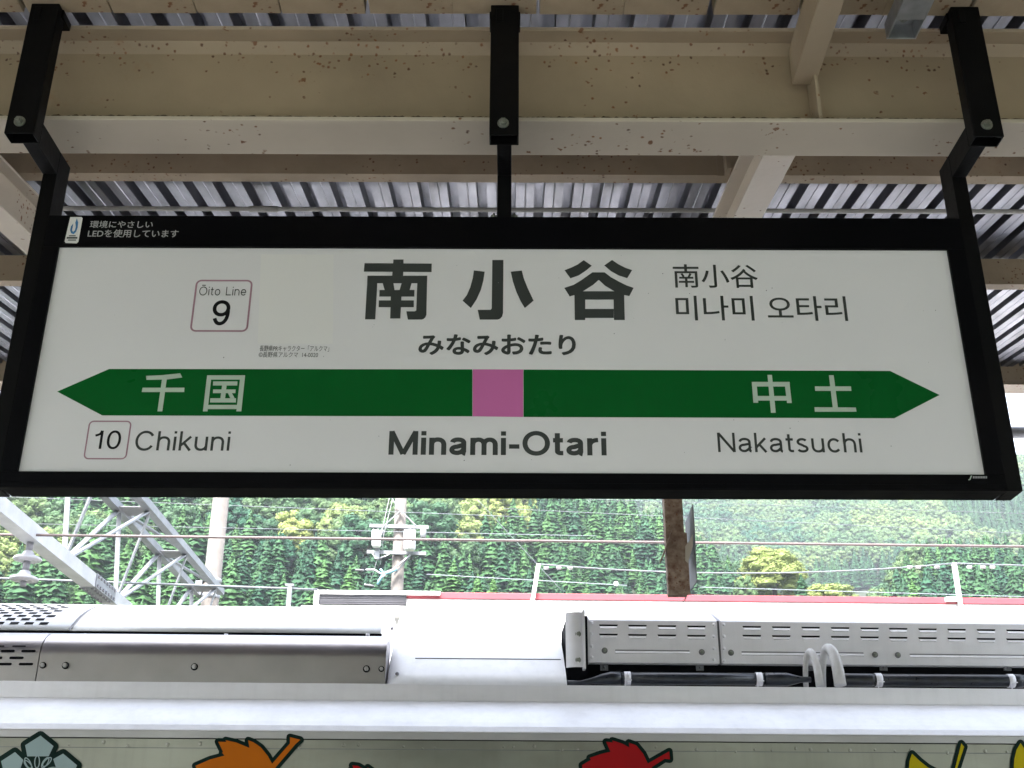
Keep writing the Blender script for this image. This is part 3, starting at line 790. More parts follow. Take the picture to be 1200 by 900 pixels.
# seam following the curve of the cover
sb = MB()
for i in range(10):
    (ya, za_), (yb_, zb_) = up[i], up[i+1]
    sb.add([(ue-.001, ya, za_+.0042), (ue+.008, ya, za_+.0042), (ue+.008, yb_, zb_+.0042), (ue-.001, yb_, zb_+.0042)], [(0,1,2,3)])
tp(sb, 'cover_seam', GREYPL)
hb = MB()
L_ = [0]
for i in range(10): L_.append(L_[-1] + math.hypot(up[i+1][0]-up[i][0], up[i+1][1]-up[i][1]))
def on(s_):
    for i in range(10):
        if s_ <= L_[i+1]:
            t = (s_-L_[i])/(L_[i+1]-L_[i]); a_, c_ = up[i], up[i+1]
            return a_[0]+(c_[0]-a_[0])*t, a_[1]+(c_[1]-a_[1])*t
    return up[-1]
for j in range(9):
    s0 = .05 + j*.052; 
    for i in range(40):
        xh = ue - .13 - i*.078 - (j % 2)*.039
        if xh < XLc+.1: break
        (ya, za_), (yb_, zb_) = on(s0), on(s0+.030)
        hb.add([(xh-.045, ya, za_+.0055), (xh, ya, za_+.0055), (xh, yb_, zb_+.0055), (xh-.045, yb_, zb_+.0055)], [(0,1,2,3)])
tp(hb, 'grille_holes', DARK)
tp(MB().box(XLc, XRu+.005, yU0+.002, yU0+.028, zA0, zU0-.001), 'cover_gap', DARK)
for u in (64.5, 100, 265, 431):
    c = PT(u, 744, yB-.03); b = MB(); b.tube([(c.x, c.y, c.z-.012), (c.x, c.y, c.z+.006)], .010, 8); b.dome((c.x, c.y-.011, c.z-.004), .004, .002); tp(b, 'cap_screw', STAIN)
# --- white fairing in the middle
xf0, xf1 = xx(451.5, 790, yA-.035), xx(664, 790, 5.95)
fp = [(yA-.035, zl1-.02)]
zf1 = zz(716, yU1-.1, 480)
for k in range(15):
    a = k/14*math.pi/2
    t = k/14
    fp.append((yA-.035 + .86*t**1.04, zl1+.02 + (zf1-zl1-.02)*t**.88))
def fair(x, sc):                     # profile shrunk towards its inside for the rounded nose
    yc, zc_ = yA+.6, zl1
    return [(x, yc+(y-yc)*sc, zc_+(z-zc_)*sc) for y, z in fp]
rows = []
for k in range(7):
    a = k/6*math.pi/2; rows.append(fair(xf0 + .10*(1-math.cos(a)), .86+.14*math.sin(a)))
rows.append(fair(xf1, 1.0))
n_ = len(fp); vs = [p for r_ in rows for p in r_]
b = MB(); b.add(vs, [(i*n_+k, (i+1)*n_+k, (i+1)*n_+k+1, i*n_+k+1) for i in range(len(rows)-1) for k in range(n_-1)], 0, True)
b.add([rows[0][k] for k in range(n_)] + [(xf0, yA+.9, zl1-.02)], [tuple(range(n_+1))])
b.add([rows[-1][k] for k in range(n_)] + [(xf1, yA+.9, zl1-.02)], [tuple(range(n_, -1, -1))])
tp(b, 'roof_fairing', ROOFW)
# seams on the fairing
def fpt(z):
    for i in range(1, n_-1):
        if fp[i+1][1] >= z:
            t = (z-fp[i][1])/(fp[i+1][1]-fp[i][1]); return fp[i][0]+(fp[i+1][0]-fp[i][0])*t
    return fp[-1][0]
zs = zz(765, 5.95, 560); ys_ = fpt(zs)
tp(MB().box(xx(487,764,ys_), xx(657,766,ys_), ys_-.0035, ys_+.004, zs-.003, zs+.003), 'fairing_seam', GREYPL)
for (u, v) in ((465.5, 786), (460, 724)):
    c = PT(u, v, 5.9 if v > 750 else 6.2); z_ = c.z; y_ = fpt(z_); c = PT(u, v, y_); b = MB(); b.dome((c.x, y_+.004, z_), .010, .012); tp(b, 'fairing_bolt', GREYPL)
# --- right air conditioner units
YR = 6.10
def acunit(ua, ub, louv, ribs, bolts, riv, label, toplv):
    xa, xb = xx(ua, 750, YR), xx(ub, 750, YR)
    z0 = zz(777.5, YR, 840); z1 = zz(726.5, YR, 840)
    n = 6; root_ = None
    topz = zz(709.5, YR+.42, 840)
    prof = [(YR, z0), (YR, z1-.012)]
    for k in range(1, 4): a = k/3*R(55); prof.append((YR + .02*(1-math.cos(a)), z1-.012+.014*math.sin(a)))
    prof += [(YR+.42, topz), (YR+.9, topz+.03), (YR+1.3, topz-.1), (YR+1.3, z0)]
    unit = MB().prism(prof, xa, xb).build('air_conditioner', STAIN, train, .001)
    unit.data.materials.append(ROOFW)
    for p_ in unit.data.polygons:
        if p_.normal.z > .3: p_.material_index = 1
    unit['label'] = label
    for (u, v) in louv:
        c = PT(u, v, YR); b = MB(); lw = .050
        b.add([(-lw,-.0012,.006),(lw,-.0012,.006),(lw*.93,-.0012,-.003),(-lw*.93,-.0012,-.003)], [(3,2,1,0)], 0)
        b.add([(-lw*.93,-.0010,-.003),(lw*.93,-.0010,-.003),(lw*.86,-.008,-.014),(-lw*.86,-.008,-.014),(-lw*.80,-.0005,-.018),(lw*.80,-.0005,-.018)],
              [(3,2,1,0),(4,5,2,3),(0,4,3),(1,2,5)], 1)
        b.build('louvre', [DARK, SHOULD], unit, 0, c)
    for (u0, u1, v) in ribs:
        c0, c1 = PT(u0, v, YR), PT(u1, v+ (u1-u0)*.012, YR); zc_ = (c0.z+c1.z)/2
        b = MB(); b.add([(c0.x,YR-.0012,zc_+.008),(c1.x,YR-.0012,zc_+.008),(c1.x,YR-.0012,zc_+.002),(c0.x,YR-.0012,zc_+.002)], [(3,2,1,0)], 0)
        b.add([(c0.x,YR-.001,zc_+.002),(c1.x,YR-.001,zc_+.002),(c1.x,YR-.008,zc_-.009),(c0.x,YR-.008,zc_-.009),(c0.x,YR-.0005,zc_-.013),(c1.x,YR-.0005,zc_-.013)], [(3,2,1,0),(4,5,2,3),(0,4,3),(1,2,5)], 1)
        b.build('pressed_rib', [GREYPL, SHOULD], unit)
    for (u, v) in bolts:
        b = MB(); b.bolt(PT(u, v, YR), .0105, .016, 'y', 'w'); b.build('bolt', [BOLT, GREYPL], unit)
    for (u, v) in riv:
        b = MB(); b.dome(PT(u, v, YR), .009, .008); b.build('rivet', STAIN, unit)
    for (u, v) in toplv:
        t = (YR+.2); dzdy = (topz-z1)/.40; zc_ = z1 + dzdy*.19
        c = PT(u, v, YR+.2); 
        b = MB()
        for k in (0, 1):
            yy = .19+.055*k
            b.add([(c.x-.04, YR+yy, z1+dzdy*(yy-.02)+.0035), (c.x+.04, YR+yy, z1+dzdy*(yy-.02)+.0035), (c.x+.04, YR+yy+.012, z1+dzdy*(yy-.008)+.0035), (c.x-.04, YR+yy+.012, z1+dzdy*(yy-.008)+.0035)], [(0,1,2,3)])
        b.build('top_louvre', GREYPL, unit)
    return unit
acunit(690.5, 841.5, [(u, v+(u-713)*.014) for u in (713,747,781.5,816) for v in (733.2,744)], [(721,808,763)],
       [(708.5,762.5),(822.3,764.3)], [(693.5,v) for v in (729.5,743,757.5,770)]+[(836.5,v) for v in (732,746,760,773)],
       'short louvred grey roof unit', [(746,720),(780,720)])
acunit(846, 1330, [(u, v+(u-713)*.014) for u in (881,915.5,950,984.5,1019,1052.5,1087,1121,1155.5,1190,1225,1260) for v in (732.6,743)], [(869,1012,765),(1066,1290,767.6)],
       [(856.5,765),(1025.3,767.3),(1052,767.8)], [(848.3,v) for v in (732,745.5,760,774)], 'long louvred grey roof unit',
       [(910,722),(945,722),(1011,722),(1044,722),(1113,722),(1146,722)])
# dark joint between the two; black block below stands in for the gap's shade
b = MB(); b.box(xx(689,750,YR)-.0, xx(1330,750,YR), YR+.05, YR+1.2, zr+.02, zz(777.5,YR,840)-.001)
tp(b, 'unit_gap_shade', DARK)
for u in (708, 820, 948, 1035, 1180):
    c = PT(u, 781, YR+.045); b = MB(); b.box(c.x-.02, c.x+.02, YR+.040, YR+.0495, c.z-.022, c.z+.022); b.dome((c.x, YR+.0398, c.z-.005), .007, .005); tp(b, 'mount_plate', GREYPL)
xq0, xq1 = xx(841.8,750,YR), xx(845.6,750,YR)
tp(MB().box(xq0, xq1, YR+.012, YR+.5, zz(777,YR,840), zz(727,YR,840)), 'joint_gap', GREYPL)
tp(MB().box(xq1-.006, xq1-.001, YR-.006, YR+.012, zz(777,YR,840), zz(727,YR,840)), 'joint_flange', STAIN)
# rubber cover-strip rising over the joint
# --- end shield left of the short unit
ya_ = 6.01
xe0, xe1 = xx(663.5,750,ya_), xx(683,750,ya_)
zt0, zt1 = zz(781.5, ya_, 673), zz(717, ya_, 673)
vs = []; nn = 8
for k in range(nn+1):
    t = k/nn; x = xe0 + (xe1-xe0)*t; y = ya_ + .035*(1-math.sin(t*math.pi*.6+.3))
    vs += [(x, y, zt0), (x, y, zt1)]
b = MB(); b.add(vs, [(2*k, 2*k+2, 2*k+3, 2*k+1) for k in range(nn)], 0, True)
vs3 = [(x, y+.004, z) for x, y, z in vs]; b.add(vs3, [(2*k+1, 2*k+3, 2*k+2, 2*k) for k in range(nn)], 0, True)
b.box(xe1, xe1+.012, ya_-.01, ya_+.1, zt0-.01, zt1+.008)
b.box(xx(687.5,750,YR), xx(690,750,YR), YR-.01, YR+.1, zz(777,YR,690), zz(724,YR,690))
es = tp(b, 'end_shield', STAIN)
for v in (743, 773.5):
    b = MB(); b.bolt(PT(677.5, v, ya_+.004), .010, .014); b.build('bolt', BOLT, es)
tp(MB().box(xe0+.01, xe1+.03, ya_+.05, ya_+.5, zr+.02, zt1-.01), 'shield_backing', DARK)
# --- pipe run
YPp = 5.965
def pz(u): return PT(u, 795.2+(u-760)*.0065, YPp)
pr = .031
b = MB()
b.tube([PT(664,800,YPp), PT(680,800.5,YPp), PT(694,798,YPp), PT(705,796,YPp), PT(716,795,YPp), PT(727,795,YPp)], [.012,.012,.016,.026,.034,.034], 12)
b.tube([pz(727), pz(905)], pr, 14); b.tube([pz(896), pz(922), pz(928), pz(938), pz(950)], [.034,.034,.028,.016,.014], 12)
b.tube([pz(985), pz(990), pz(1020), pz(1024)], [.02,.033,.033,.031], 12); b.tube([pz(1022), pz(1330)], pr, 14); b.tube([pz(1187), pz(1197)], .034, 12)
tp(b, 'roof_pipe', RUBBER)
for u in (735, 889, 1029, 1184):
    c = pz(u); b = MB(); b.tube([(c.x-.016, c.y, c.z), (c.x+.016, c.y, c.z)], .0345, 14)
    b.box(c.x-.018, c.x-.014, c.y-.043, c.y-.040, c.z-.05, c.z-.012); b.box(c.x-.0138, c.x+.018, c.y-.043, c.y-.040, c.z-.017, c.z-.012)
    tp(b, 'pipe_clamp', STAIN)
def loop(u0, u1, vt, r0, r1, yoff):
    a_, c_ = PT(u0, 800, YPp+yoff), PT(u1, 800, YPp-yoff*.4); top = PT((u0+u1)/2, vt, YPp)
    pts = []; rs = []
    H = top.z - a_.z
    for k in range(17):
        t = k/16; x = a_.x + (c_.x-a_.x)*(.5-.5*math.cos(t*math.pi)); y = a_.y + (c_.y-a_.y)*t
        zz_ = a_.z - .04 + (H+.04)*math.sin(t*math.pi)**.62; pts.append((x, y, zz_)); rs.append(r0+(r1-r0)*t)
    b = MB(); b.tube(pts, rs, 12); return b
tp(loop(944, 960.5, 762.5, .013, .021, .10), 'hose', HOSE)
tp(loop(964, 984.5, 758, .016, .031, .12), 'hose', HOSE)
# --- decals
def D(u, v, dy=0): p = PT(u, v, YS); p.y = YS - .0045 - dy; return p
def decal(label, fill, fillm, stroke=None, wpx=4.3, extra=None):
    fills = [fill] if isinstance(fill[0][0], (int, float)) else fill
    root_ = None; mb = MB(); k = 0
    for pl in fills:
        n = len(pl)
        for i in range(n):
            a_, c_ = Vector(pl[i]), Vector(pl[(i+1) % n]); d = (c_-a_)
            if d.length < .01: continue
            d.normalize(); q = Vector((-d.y, d.x))*wpx
            k += 1; dy = k*.00001
            mb.add([D(*(a_+q), dy), D(*(c_+q), dy), D(*(c_-q), dy), D(*(a_-q), dy)], [(0,1,2,3)])
            k += 1; dy = k*.00001
            mb.add([D(a_.x+wpx*math.cos(R(30*j)), a_.y+wpx*math.sin(R(30*j)), dy) for j in range(12)], [tuple(range(12))])
    if extra: extra(mb)
    o = tp(mb, 'decal', D_OUT); o['label'] = label
    mb = MB()
    for i, pl in enumerate(fills): mb.add([D(*q, .0015+i*.00002) for q in pl], [tuple(range(len(pl)))])
    mb.build('decal_fill', fillm, o)
    return o
def K2(ox, oy, k, pts): return [(ox + x/k, oy + y/k) for x, y in pts]
decal('orange maple leaf decal', K2(210,840,7.5,[(145,432),(270,378),(400,342),(380,318),(388,308),(345,220),(418,222),(410,207),(500,226),(620,275),(608,207),(655,225),(720,270),(780,345),(818,415),
      (975,235),(975,180),(1065,203),(1020,245),(845,450),(800,540),(830,640),(700,640),(640,760),(520,700),(400,740),(390,640),(250,640),(290,560),(180,520)]), D_OR)
decal('red maple leaf decal', K2(660,840,7.5,[(165,425),(243,380),(233,362),(330,328),(415,308),(375,220),(437,228),(430,210),(520,238),(582,272),(575,228),(640,252),(700,325),(742,412),
      (930,305),(935,375),(890,370),(775,445),(760,560),(820,660),(690,660),(640,780),(520,720),(400,760),(380,650),(240,650),(280,560),(180,510)]), D_RED)
decal('yellow ginkgo leaf decal with stem', [K2(1040,840,7.5,[(180,520),(190,390),(212,325),(280,390),(350,445),(450,500),(520,505),(590,500),(680,600),(640,760),(400,820),(190,700)]),
      K2(1040,840,7.5,[(580,510),(590,450),(645,235),(670,265),(610,450),(600,510)])], D_YEL)
decal('yellow leaf decal at the right end', K2(1040,840,7.5,[(1105,450),(1110,370),(1130,290),(1165,232),(1230,330),(1300,430),(1340,600),(1200,700),(1110,600)]), D_YEL)
decal('small red leaf decal low between two larger ones', [(407,912),(411,903),(414.5,900.5),(413,897),(420,897.8),(429,903),(431,899.5),(441,907),(450,925),(430,940),(410,930)], D_RED)
def pet(k, pts, c=(45.5,909)):
    a = R(72*k); return [(c[0]+(x-c[0])*math.cos(a)-(y-c[1])*math.sin(a), c[1]+(x-c[0])*math.sin(a)+(y-c[1])*math.cos(a)) for x, y in pts]
pt0 = K2(0,840,10,[(300,335),(480,222),(632,345),(575,465),(325,465)])
def disc(mb):
    mb.add([D(45.5+34*math.cos(R(12*j)), 909+34*math.sin(R(12*j)), .0008) for j in range(30)], [tuple(range(30))])
fl = decal('pale blue five petalled flower decal', [pet(k, pt0) for k in range(5)], D_TEAL, wpx=5.6, extra=disc)
mb = MB()
for k in range(5):
    for (cx, cy, rot, a1, b1) in ((33.5,894.5,R(62),7.5,3.4),(44,893,R(93),7.8,3.4),(53.5,894,R(122),7.5,3.4)):
        oo = pet(k, ell(cx, cy, a1, b1, rot, 20)); ii = pet(k, ell(cx, cy, a1-1.3, b1-1.3, rot, 20))
        mb.add([D(*q, .0016) for q in oo] + [D(*q, .0016) for q in ii], [(j, (j+1)%20, 20+(j+1)%20, 20+j) for j in range(20)])
mb.build('stamen_rings', D_TEAL, fl)

# ------------------------------------------------------------------ catenary gantry, pole, insulator
gl = 3.05 + EYE; gh = 1.0
G = empty('catenary_gantry', 'galvanised steel lattice gantry beam crossing over the tracks at left', 'gantry', (0,0,0), TRK)
def gp(mb, n, m=TRUSS, parent=None): return mb.build(n, m, parent or G)
zbot = zz(627, 10.5, 38); xb_ = PT(38, 627, 10.5).x
xt1, xt2 = xb_+.19, xb_-.16
ztop = zbot + 1.0
# make the top chords agree with the photographed lines
q = PT(220, 648, 15.1); 
ztop = PT(220, 648, 15.1).z; xt1 = PT(220, 648, 15.1).x; xt2 = PT(187, 648, 15.1).x
ns = [7.6, 9.5, 11.4, 13.2, 15.1, 17.0]
def angle_bar(a_, c_, w_, n='brace'): gp(MB().bar(a_, c_, w_, w_*.35), n)
b = MB(); b.bar((xb_, 5.5, zbot), (xb_, 13.6, zbot), .15, .14); b.bar((xb_, 13.6, zbot), (xb_, 17.5, zbot), .11, .11); gp(b, 'lower_chord', TRUSSL)
b = MB(); b.box(xb_-.085, xb_+.085, 12.2, 12.9, zbot-.075, zbot+.075)
o = gp(b, 'splice_plate')
mb = MB()
for i in range(8):
    for sz in (-.045, .045):
        mb.dome((xb_, 0, 0), .001, .001)
gb = MB()
for i in range(7):
    for sz in (-.05, .045):
        for sx in (1,):
            y_ = 12.25 + i*.1
            gb.box(xb_+.085, xb_+.1, y_-.016, y_+.016, zbot+sz-.014, zbot+sz+.014)
            gb.box(xb_-.05+ (sz>0)*.09-.016, xb_-.05+(sz>0)*.09+.016, y_-.016, y_+.016, zbot-.09, zbot-.075)
gb.build('splice_bolts', GREYPL, o)['kind'] = 'stuff'
for xt in (xt1, xt2):
    gp(MB().bar((xt, 5.5, ztop), (xt, 17.3, ztop), .10, .09), 'upper_chord')
for i, y in enumerate(ns):
    for xt in (xt1, xt2):
        angle_bar((xb_, y, zbot), (xt, y, ztop), .052, 'upright')
        if i+1 < len(ns):
            angle_bar((xb_, y, zbot), (xt, ns[i+1], ztop), .055, 'brace')
    gp(MB().bar((xt2, y, ztop-.02), (xt1, y, ztop-.02), .36, .012), 'gusset_plate', GREYPL)
    if i+1 < len(ns): angle_bar((xt2, y, ztop), (xt1, ns[i+1], ztop), .05, 'brace')
# concrete pole
Rm = Matrix.Rotation(TRK, 3, 'Z')
def W(u, v, Y): return Rm @ PT(u, v, Y)
a_ = W(252, 650, 17.5)
cp = MB(); cp.tube([(0,0,-1.7), (0,0,a_.z+4)], [.155,.115], 20)
pole = cp.build('concrete_pole', CONC, None, 0, (a_.x, a_.y, 0)); tag(pole, 'round grey concrete pole at the far end of the lattice gantry', 'pole')
cb = MB(); cz = W(252,690,17.5).z
for dz in (-.12, .12): cb.tube([(0,0,cz+dz-.03), (0,0,cz+dz+.03)], .142, 20)
cb.box(-.22, -.12, -.12, .12, cz-.12, cz+.10)
cb.build('pole_band', TRUSS, pole)
# insulator string
c0 = W(37, 628, 10.5)
ins = MB(); z_ = 0
def disc_ins(mb, z):
    prof = [(.03,0),(.045,-.012),(.055,-.04),(.118,-.066),(.128,-.082),(.118,-.092),(.085,-.084),(.08,-.098),(.055,-.088),(.03,-.1)]
    n = 24; vs = [(r*math.cos(2*math.pi*k/n), r*math.sin(2*math.pi*k/n), z+h) for r, h in prof for k in range(n)]
    mb.add(vs, [(j*n+k, (j+1)*n+k, (j+1)*n+(k+1)%n, j*n+(k+1)%n) for j in range(len(prof)-1) for k in range(n)], 0, True)
iroot = empty('insulator_string', 'two white porcelain insulator discs hanging from the lattice gantry', 'insulator', c0)
disc_ins(ins, -.14); disc_ins(ins, -.325); ins.build('porcelain_disc', PORC, iroot)
fit = MB(); fit.tube([(0,0,.1),(0,0,-.06)], .012, 8); fit.tube([(0,0,-.06),(0,0,-.14)], .032, 10); fit.tube([(0,0,-.23),(0,0,-.33)], .032, 10); fit.tube([(0,0,-.41),(0,0,-.47)], .028, 10); fit.box(-.1,.03,-.015,.015,-.05,-.03)
fit.build('fitting', GREYPL, iroot)

# ------------------------------------------------------------------ wires
def wire(pts, r, m, label, name='overhead_wire', sag=0, group=None):
    a_, c_ = Vector(pts[0]), Vector(pts[-1]); n = 16
    P_ = [a_.lerp(c_, k/n) - Vector((0,0,sag*4*(k/n)*(1-k/n))) for k in range(n+1)]
    o = MB().tube(P_, r, 6).build(name, m); return tag(o, label, 'wire', group)
def extend(p, q, k0, k1): d = q-p; return p-d*k0, q+d*k1
a_, c_ = extend(W(0,626.5,10.4), W(1200,640.5,10.4), .35, .35); wire((a_, c_), .013, WIRE, 'thick brownish overhead wire running across the whole view below the sign')
a_ = W(-300,667,13.0); c_ = W(372,691,13.6); wire((a_, c_), .014, WIREL, 'pale handrail cable running from left edge to the white building', 'railing_cable')
thin = [((-50,612),(700,628),16,.004,'thin wire above the thick wire at left, behind the lattice'),
        ((-50,580),(620,606),22,.006,'faint wire near the sign bottom at left'),
        ((590,596),(1260,628),30,.008,'faint wire sloping behind the far trees under the sign'),
        ((690,585),(1260,604),34,.008,'faint topmost wire at right below the sign'),
        ((560,586),(660,694),24,.006,'thin guy wire sloping down right of the utility pole'),
        ((500,673),(735,686),20,.008,'thin pale wire from the utility pole to the red coping'),
        ((820,688),(1260,701),20,.007,'thin low wire just above the red coping at right')]
for (p0, p1, Y, r, lb) in thin:
    wire((W(*p0, Y), W(*p1, Y)), r, WIREL, lb, sag=.0)
b = MB(); c_ = W(722,684,20); b.dome((0,0,0), .045, .045); b.dome((0,0,0), .045, -.045)
tag(b.build('wire_marker', PORC, None, 0, c_), 'small white ball on the thin wire above the red coping', 'marker')

# ------------------------------------------------------------------ roof posts and their wire
YBd = 14.0
def wpost(ub, vb, ut, vt, lab, foot):
    a_, c_ = W(ub, vb, YBd), W(ut, vt, YBd)
    b = MB(); b.bar(Vector((0,0,-.12)), c_-a_, .048, .048, up=(0,1,0)); o = b.build('roof_post', WHITEB, None, .003, a_)
    tag(o, lab, 'post')
    if foot: MB().box(-.17,-.025,-.03,.03,-.02,.03).build('foot', WHITEB, o)
    return c_
t1 = wpost(623.5,697,631,661,'short white leaning post on the red coping left of the rusty post', False)
t2 = wpost(1124.5,703,1118,660,'short white leaning post on the red coping near the right edge', True)
wire((t1, t2), .009, WIREL, 'pale wire strung between the two white roof posts', 'post_wire', .12)
wire((t2, W(1300,666,YBd)), .009, WIREL, 'pale wire leaving the right white roof post', 'post_wire', .0)
cl = MB()
for (p0, u1) in ((t1, (640,655,668)), (t2, (1098,1076,1066)), (t2, (1136,1152,1163))):
    for u in u1:
        q = W(u, 665.5 if u < 900 else 664.5, YBd); cl.tube([q+Vector((-.03,0,0)), q+Vector((.03,0,0))], .018, 6)
tag(cl.build('wire_clips', PORC), 'white clips bunched on the wire beside the roof posts', 'wire clips', kind='stuff')
# small railing post at left
a_, c_ = W(337,716,13.5), W(340,686,13.5)
b = MB(); b.bar(Vector((0,0,-1.2)), c_-a_, .05, .05, up=(0,1,0)); b.box(-.05,.05,-.03,.03,(c_-a_).z-.01,(c_-a_).z+.015)
tag(b.build('railing_post', TRUSS, None, 0, a_), 'thin pale blue-grey post carrying the cable left of the white building', 'post')

# ------------------------------------------------------------------ white building with red coping
bl = empty('station_building', 'long white building with thin red coping behind the train', 'building', (0,0,0), TRK)
xw0 = PT(476, 700, YBd).x
zt1 = PT(840, 696.5, YBd).z; zt0 = PT(840, 704, YBd).z
MB().box(xw0, 14, YBd+.05, YBd+6, -1.4, zt0-.003).build('wall', WHITEB, bl)
MB().box(xw0-.0, 14.1, YBd+.035, YBd+.2, zt0, zt1).build('coping', REDB, bl, .006)
for xj in (xw0+2.9, xw0+4.5, xw0+6.2, xw0+8.0):
    MB().box(xj-.004, xj+.004, YBd+.031, YBd+.0348, zt0, zt1+.003).build('coping_joint', REDB, bl)
xs0, xs1 = PT(372, 702, YBd).x, xw0
zs1, zs0 = PT(420, 697, YBd).z, PT(420, 708, YBd).z
MB().box(xs0, xs1-.003, YBd+.06, YBd+5, -1.4, zs0).build('annex_wall', WHITEB, bl)
for k in range(5):
    zz0 = zs0 + (zs1-zs0)*k/5
    MB().box(xs0+.02, xs1-.004, YBd+.0-.004*(k%2), YBd+.055, zz0+.001, zs0+(zs1-zs0)*(k+1)/5-.003).build('slat', SLAT, bl)
MB().box(xs0+.02, xs1-.004, YBd+.012, YBd+.0545, zs0, zs1).build('slat_backing', DARK, bl)
b = MB(); b.box(xs0-.04, xs0+.018, YBd-.03, YBd+.1, zs0-.01, zs1+.03); b.box(xs0-.04, PT(516,693,YBd).x, YBd-.03, YBd+.5, zs1+.005, PT(420,692.5,YBd).z)
b.build('white_trim', WHITEB, bl)
b = MB(); b.box(PT(353,708,YBd-.3).x, xs1, YBd-.3, YBd+.05, PT(420,717,YBd-.3).z, PT(420,710,YBd-.3).z); b.build('ledge', WHITEB, bl)

# ------------------------------------------------------------------ utility pole with transformers
YU = 30.0
b0 = W(463, 690, YU); t0 = W(471.5, 600, YU)
up_ = empty('utility_pole', 'concrete utility pole with two white transformers and crossarms, behind the building', 'utility pole', (b0.x, b0.y, b0.z-9))
def u_(mb, n, m=CONC, par=None): return mb.build(n, m, par or up_)
def L2(u, v, dy=0): q = W(u, v, YU); return q - Vector(up_.location) + Vector((0, dy, 0))
hz = (t0-b0).z
px_ = (L2(463,690)+L2(471.5,600))/2
b = MB(); b.tube([(px_.x, 0, 0), (px_.x, 0, 9+hz+3)], [.2,.145], 20); u_(b, 'pole')
for (u0, u1, v) in ((434,503,619.5), (431,500,650)):
    p0, p1 = L2(u0, v-1), L2(u1, v+1.6); p0.y = p1.y = -.2
    u_(MB().bar(p0, p1, .09, .09), 'crossarm', TRUSS)
for (ua, va, ub, vb) in ((470,602,451,619),(471,602,488,619),(459,585,469,601),(481,655,463,676)):
    p0, p1 = L2(ua, va), L2(ub, vb); p0.y = p1.y = -.24
    u_(MB().bar(p0, p1, .05, .03), 'brace', TRUSS)
for u in (438.5,443.5,448.5,476,481,486):
    q = L2(u, 625.5); u_(MB().tube([(q.x,-.2,q.z+.08),(q.x,-.2,q.z+.02),(q.x,-.2,q.z),(q.x,-.2,q.z-.07)], [.02,.05,.05,.03], 10), 'insulator', PORC)
for (uc, v0, v1, wpx) in ((443, 629, 644, 11), (481.5, 629, 648, 14)):
    q0, q1 = L2(uc, v0), L2(uc, v1); r = wpx*.5*.0222
    b = MB(); b.tube([(q0.x,-.42,q0.z+.06),(q0.x,-.42,q0.z),(q1.x,-.42,q1.z),(q1.x,-.42,q1.z-.05)], [r*.4,r,r,r*.8], 20)
    tr = u_(b, 'transformer', WHITEB)
    if wpx > 12:
        for (du, v) in ((0,636),(4,640),(-1,646)):
            q = L2(uc+du, v); MB().dome((q.x, -.42-r+.03, q.z), .03, .05).build('bushing', GREYPL, tr)
q = L2(443.5, 650); u_(MB().box(q.x-.06, q.x+.06, -.35, -.2, q.z-.2, q.z+.06), 'hanger', TRUSS)
q = L2(497, 625); u_(MB().tube([(q.x,-.3,q.z+.06),(q.x,-.3,q.z-.22)], .08, 10), 'arrester', PORC)
cb = MB()
def cable(pts, r): 
    P_ = []
    for (u, v) in pts: q = L2(u, v); P_.append((q.x, -.3, q.z))
    cb.tube(P_, r, 6)
cable([(438,651),(440,656),(446,657.5),(454,655),(462,650)], .018)
cable([(430,671),(440,671),(448,676),(454,674),(462,671)], .03); cable([(444,684),(452,678),(460,672),(470,664),(482,654)], .025)
cable([(458,585),(449,625),(443,660),(434,690)], .006); cable([(461,590),(451,630),(447,665)], .006)
u_(cb, 'cables', PORC)
cb = MB(); cable([(450,676),(458,674),(466,670)], .045); cable([(444,688),(448,680),(452,676)], .04); cable([(447,670),(451,675)], .03)
u_(cb, 'blue_cables', BLUEC)
cb = MB(); cable([(418,671),(428,671.5)], .03); cable([(428,688),(440,690)], .03); u_(cb, 'dark_connectors', GREYPL)

# ------------------------------------------------------------------ trees
def foliage(name, cols, tr):
    m = bpy.data.materials.new(name); m.use_nodes = True; n = m.node_tree.nodes; L = m.node_tree.links; b = n['Principled BSDF']
    b.inputs['Roughness'].default_value = .7; b.inputs['Specular IOR Level'].default_value = .25
    at = n.new('ShaderNodeAttribute'); at.attribute_type = 'INSTANCER'; at.attribute_name = 'tint'
    rp_ = n.new('ShaderNodeValToRGB'); el = rp_.color_ramp.elements
    for i, c in enumerate(cols):
        e = el[i] if i < 2 else el.new(0)
        e.position = i/(len(cols)-1); e.color = (*c, 1)
    L.new(at.outputs['Fac'], rp_.inputs[0])
    tc = n.new('ShaderNodeTexCoord'); nz = n.new('ShaderNodeTexNoise'); nz.inputs['Scale'].default_value = .9; nz.inputs['Detail'].default_value = 4
    L.new(tc.outputs['Object'], nz.inputs['Vector'])
    mr = n.new('ShaderNodeMapRange'); mr.inputs[1].default_value = .3; mr.inputs[2].default_value = .7; mr.inputs[3].default_value = .65; mr.inputs[4].default_value = 1.3
    L.new(nz.outputs[0], mr.inputs[0])
    mx = n.new('ShaderNodeVectorMath'); mx.operation = 'SCALE'; L.new(rp_.outputs[0], mx.inputs[0]); L.new(mr.outputs[0], mx.inputs[3])
    L.new(mx.outputs[0], b.inputs['Base Color'])
    t = n.new('ShaderNodeBsdfTranslucent'); L.new(mx.outputs[0], t.inputs[0]); ms = n.new('ShaderNodeMixShader'); ms.inputs[0].default_value = tr
    L.new(b.outputs[0], ms.inputs[1]); L.new(t.outputs[0], ms.inputs[2]); L.new(ms.outputs[0], n['Material Output'].inputs[0])
    return m
CEDAR = foliage('cedar_leaves', [(.012,.055,.026), (.022,.090,.028), (.055,.135,.030)], .1)
